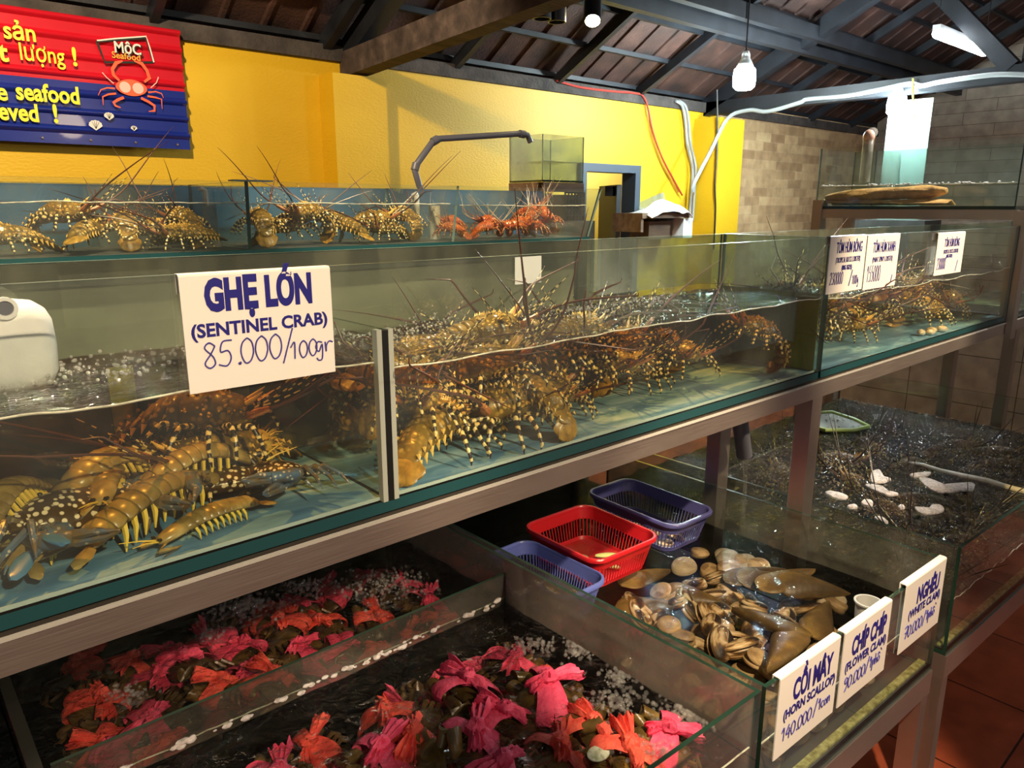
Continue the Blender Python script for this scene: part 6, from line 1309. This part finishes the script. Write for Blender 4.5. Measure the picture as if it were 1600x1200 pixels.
b_p = basket((1.865, 1.425, z(-1.050)), .105, .185, .105, R(-2), M['baskpurple'], 'violet-blue plastic basket at the clear glass side, dark water in it', None)
b_b = basket((1.325, 1.36, z(-1.075)), .085, .16, .100, R(0), M['baskblue'], 'blue plastic basket half hidden behind the near glass side', None)
for t_, (hx, hy), lab in ((b_r, (.112, .13), 'dark water inside the red basket'), (b_p, (.085, .16), 'clear water inside the violet-blue basket')):
    pass
for i, (x, y, l_, w_, a) in enumerate(((1.52, 1.40, .05, .022, .6), (1.545, 1.345, .06, .014, -.9), (1.60, 1.37, .045, .012, -.3), (1.50, 1.46, .03, .02, .2))):
    mb = MB(); mb.ellip((0, 0, 0), (l_, w_, .006), 12, 5); o = mb.build('squid_piece', M['leafy'], local=True); o.location = (x, y, z(-1.036)); o.rotation_euler = (.1, .15, a)
    tag(o, ('broad', 'long forked', 'thin', 'small round')[i] + ' pale green piece lying in the red basket', 'seafood piece')
for i in range(26):
    kx = i % 2; x, y = ((1.865 + rnd.uniform(-.07, .07), 1.43 + rnd.uniform(-.13, .13)) if kx else (1.325 + rnd.uniform(-.055, .055), 1.36 + rnd.uniform(-.11, .11)))
    shell('mot', 1, (x, y, z(-1.045 if kx else -1.068)), (rnd.uniform(-.5, .5), rnd.uniform(-.5, .5), rnd.uniform(0, 6.28)), .62, 'small dark clam on the bottom of the ' + ('violet-blue' if kx else 'half-hidden blue') + ' basket', 'clam', 'small clams in the ' + ('violet-blue' if kx else 'half-hidden blue') + ' basket')

# ---- froth
def froth_patch(pts, label, th=.004):
    P = [onZ(u, v, z(ZW3 + .006)) for u, v in pts]; c = sum(P, Vector()) / len(P); mb = MB(); ring = []
    n = len(P)
    for i in range(n):
        for k in range(5):
            t = k / 5; p0, p1, p2, p3 = [P[(i + j) % n] for j in (-1, 0, 1, 2)]
            ring.append(0.5 * ((2 * p1) + (p2 - p0) * t + (2 * p0 - 5 * p1 + 4 * p2 - p3) * t * t + (3 * p1 - p0 - 3 * p2 + p3) * t ** 3))
    rings = []
    for k, zz in ((1.0, -.006), (1.0, .000), (.92, .0025), (.6, .0035), (.25, .004), (.04, .004)): rings.append([c + (p - c) * k + Vector((0, 0, zz + wave(p.x, p.y, .002, 60, k))) for p in ring])
    mb.loft(rings); return tag(mb.build('froth_patch', M['froth'], base=c), label, 'froth')
FP = [([(1430, 792), (1448, 795), (1458, 788), (1472, 790), (1474, 798), (1455, 802), (1438, 801)], 'white froth patch shaped like a boomerang, nearest the front glass'),
      ([(1352, 757), (1375, 758), (1390, 768), (1404, 771), (1390, 773), (1372, 768)], 'white froth patch below the tan one'),
      ([(1362, 737), (1374, 734), (1382, 745), (1392, 748), (1380, 753), (1362, 752)], 'tan froth patch by the floating lobster husk'),
      ([(1290, 768), (1305, 768), (1325, 775), (1316, 779), (1300, 776)], 'tan froth patch close to the steel leg'),
      ([(1422, 741), (1440, 738), (1455, 738), (1445, 744), (1428, 745)], 'small white froth patch over the bent one'),
      ([(1436, 746), (1452, 748), (1450, 757), (1470, 762), (1495, 757), (1520, 754), (1522, 764), (1500, 766), (1466, 768), (1446, 758)], 'long bent white froth patch under the white hose'),
      ([(1346, 786), (1352, 780), (1363, 783), (1362, 790)], 'small heart-shaped froth patch'), ([(1403, 791), (1410, 789), (1414, 793), (1406, 794)], 'tiny froth dot right of the heart-shaped patch'),
      ([(1366, 808), (1378, 808), (1388, 816), (1374, 814)], 'thin froth streak along the side glass'), ([(1324, 790), (1335, 788), (1340, 792), (1328, 793)], 'tiny froth dot by the heart-shaped patch')]
for pts, lab in FP: froth_patch(pts, lab)
# green leaf-like net float
P = [onZ(u, v, z(ZW3 + .012)) for u, v in ((1262, 645), (1300, 644), (1335, 655), (1357, 666), (1335, 672), (1290, 672), (1262, 664))]
mb = MB(); mb.tube(P + [P[0]], .010, 8); nf = mb.build('net_rim', M['signgreen'] if 'signgreen' in M else M.setdefault('signgreen', plain('pale_green_plastic', (0.30, 0.42, 0.10), 0.4)), base=P[0]); nf.name = 'scoop_net'
tag(nf, 'green-rimmed scoop net floating beyond the steel leg', 'net')
mb = MB(); mb.add([p + Vector((0, 0, -.004)) for p in P] + [p + Vector((0, 0, -.008)) for p in P], [tuple(range(7)), tuple(range(13, 6, -1))]); mb.build('mesh_bag', M['olivepanel'], nf, smooth=False)
# bubbles: many small spheres, nobody could count them
def bubbles(name, cs, label, mat):
    mb = MB()
    for (c, r_) in cs:
        t = (1 + 5 ** .5) / 2; V = [Vector(v).normalized() for v in ((-1, t, 0), (1, t, 0), (-1, -t, 0), (1, -t, 0), (0, -1, t), (0, 1, t), (0, -1, -t), (0, 1, -t), (t, 0, -1), (t, 0, 1), (-t, 0, -1), (-t, 0, 1))]
        mb.add([Vector(c) + v * r_ for v in V], [(0, 11, 5), (0, 5, 1), (0, 1, 7), (0, 7, 10), (0, 10, 11), (1, 5, 9), (5, 11, 4), (11, 10, 2), (10, 7, 6), (7, 1, 8), (3, 9, 4), (3, 4, 2), (3, 2, 6), (3, 6, 8), (3, 8, 9), (4, 9, 5), (2, 4, 11), (6, 2, 10), (8, 6, 7), (9, 8, 1)])
    return tag(mb.build(name, mat, base=cs[0][0], angle=180), label, 'bubbles', kind='stuff')
cs = []
for i in range(1400):
    x = rnd.uniform(.66, 1.75); y = 1.34 - abs(rnd.gauss(0, .06)); y = max(1.05, y); b = max(0, noise.noise(Vector((x * 7, 1, 2))) + .35)
    cs.append(((x, y, z(-.256) + rnd.random() ** 2 * .055 * b * (1 if y > 1.24 else .3)), rnd.uniform(.0010, .0032)))
bubbles('bubble_froth', cs, 'bubbling froth along the back of the lobster compartment water', M['bubblewhite'])
cs = [((rnd.uniform(.12, .5), 1.12 + rnd.random() * .2, z(-.238) + rnd.random() * .012), rnd.uniform(.0012, .0038)) for i in range(260)]
bubbles('bubble_froth', cs, 'bubbles beside the white foam float in the crab compartment', M['bubblewhite'])
cs = []
for (u, v, su, sv, n) in ((380, 945, 60, 22, 260), (480, 915, 50, 18, 120), (600, 905, 60, 20, 160), (330, 990, 20, 10, 60), (200, 1080, 30, 14, 60), (590, 920, 90, 25, 120)):
    for i in range(n): p = onZ(rnd.gauss(u, su * .5), rnd.gauss(v, sv * .5), z(ZW1 + .012)); cs.append(((p.x, max(1.37, min(p.y, 1.9)), p.z), rnd.uniform(.0018, .006)))
bubbles('bubble_froth', [c for c in cs if .12 < c[0][0] < 1.17], 'froth bubbles where the water stream falls into the crab tank', M['bubble'])
cs = []
for (u, v, su, sv, n) in ((905, 1015, 22, 16, 150), (965, 1060, 25, 15, 120), (1075, 1120, 50, 25, 260), (960, 1100, 60, 25, 160), (830, 1010, 40, 14, 100), (1010, 1170, 40, 20, 120)):
    for i in range(n): p = onZ(rnd.gauss(u, su * .5), rnd.gauss(v, sv * .5), z(ZW1 + .003)); cs.append(((min(p.x, 1.165), max(p.y, yl(p.x) + .02), p.z + rnd.random() * .006), rnd.uniform(.0015, .0065)))
bubbles('bubble_froth', cs, 'froth bubbles among the pink bows at the near glass side', M['bubble'])
cs = []
for i in range(900):
    p = onZ(rnd.gauss(1560, 40), rnd.gauss(800, 45), z(ZW3 + .004)); cs.append(((min(max(p.x, 2.2), 4.1), max(min(p.y, 1.6), yl(p.x) + .02), p.z), rnd.uniform(.002, .006)))
for i in range(500):
    p = onZ(rnd.gauss(1170, 40), rnd.gauss(725, 18), z(ZW3 + .006)); cs.append(((min(max(p.x, 2.2), 4.1), max(min(p.y, 1.6), .8), p.z), rnd.uniform(.003, .008)))
for i in range(2400):  # far froth band, thickened with added bubbles to make the water sparkle
    u = rnd.uniform(1285, 1600); v = 612 + (u - 1285) * .15 + abs(rnd.gauss(0, 26)); p = onZ(u, v, z(ZW3 + .006)); cs.append(((min(max(p.x, 2.2), 4.12), max(min(p.y, 1.82), .8), p.z + rnd.random() ** 2 * .008), rnd.uniform(.0018, .0065)))
for i in range(700):  # more bubbles added for glitter on the water behind the drain pipe
    u = rnd.uniform(1010, 1240); v = 700 + (u - 1010) * .10 + abs(rnd.gauss(0, 24)); p = onZ(u, v, z(ZW3 + .006)); cs.append(((min(max(p.x, 2.2), 4.12), max(min(p.y, 1.82), .8), p.z), rnd.uniform(.0018, .006)))
bubbles('bubble_froth', cs, 'froth bubbles on the dark tank by the drain pipe and along the front, many added as sparkle', M['bubbleclear'])
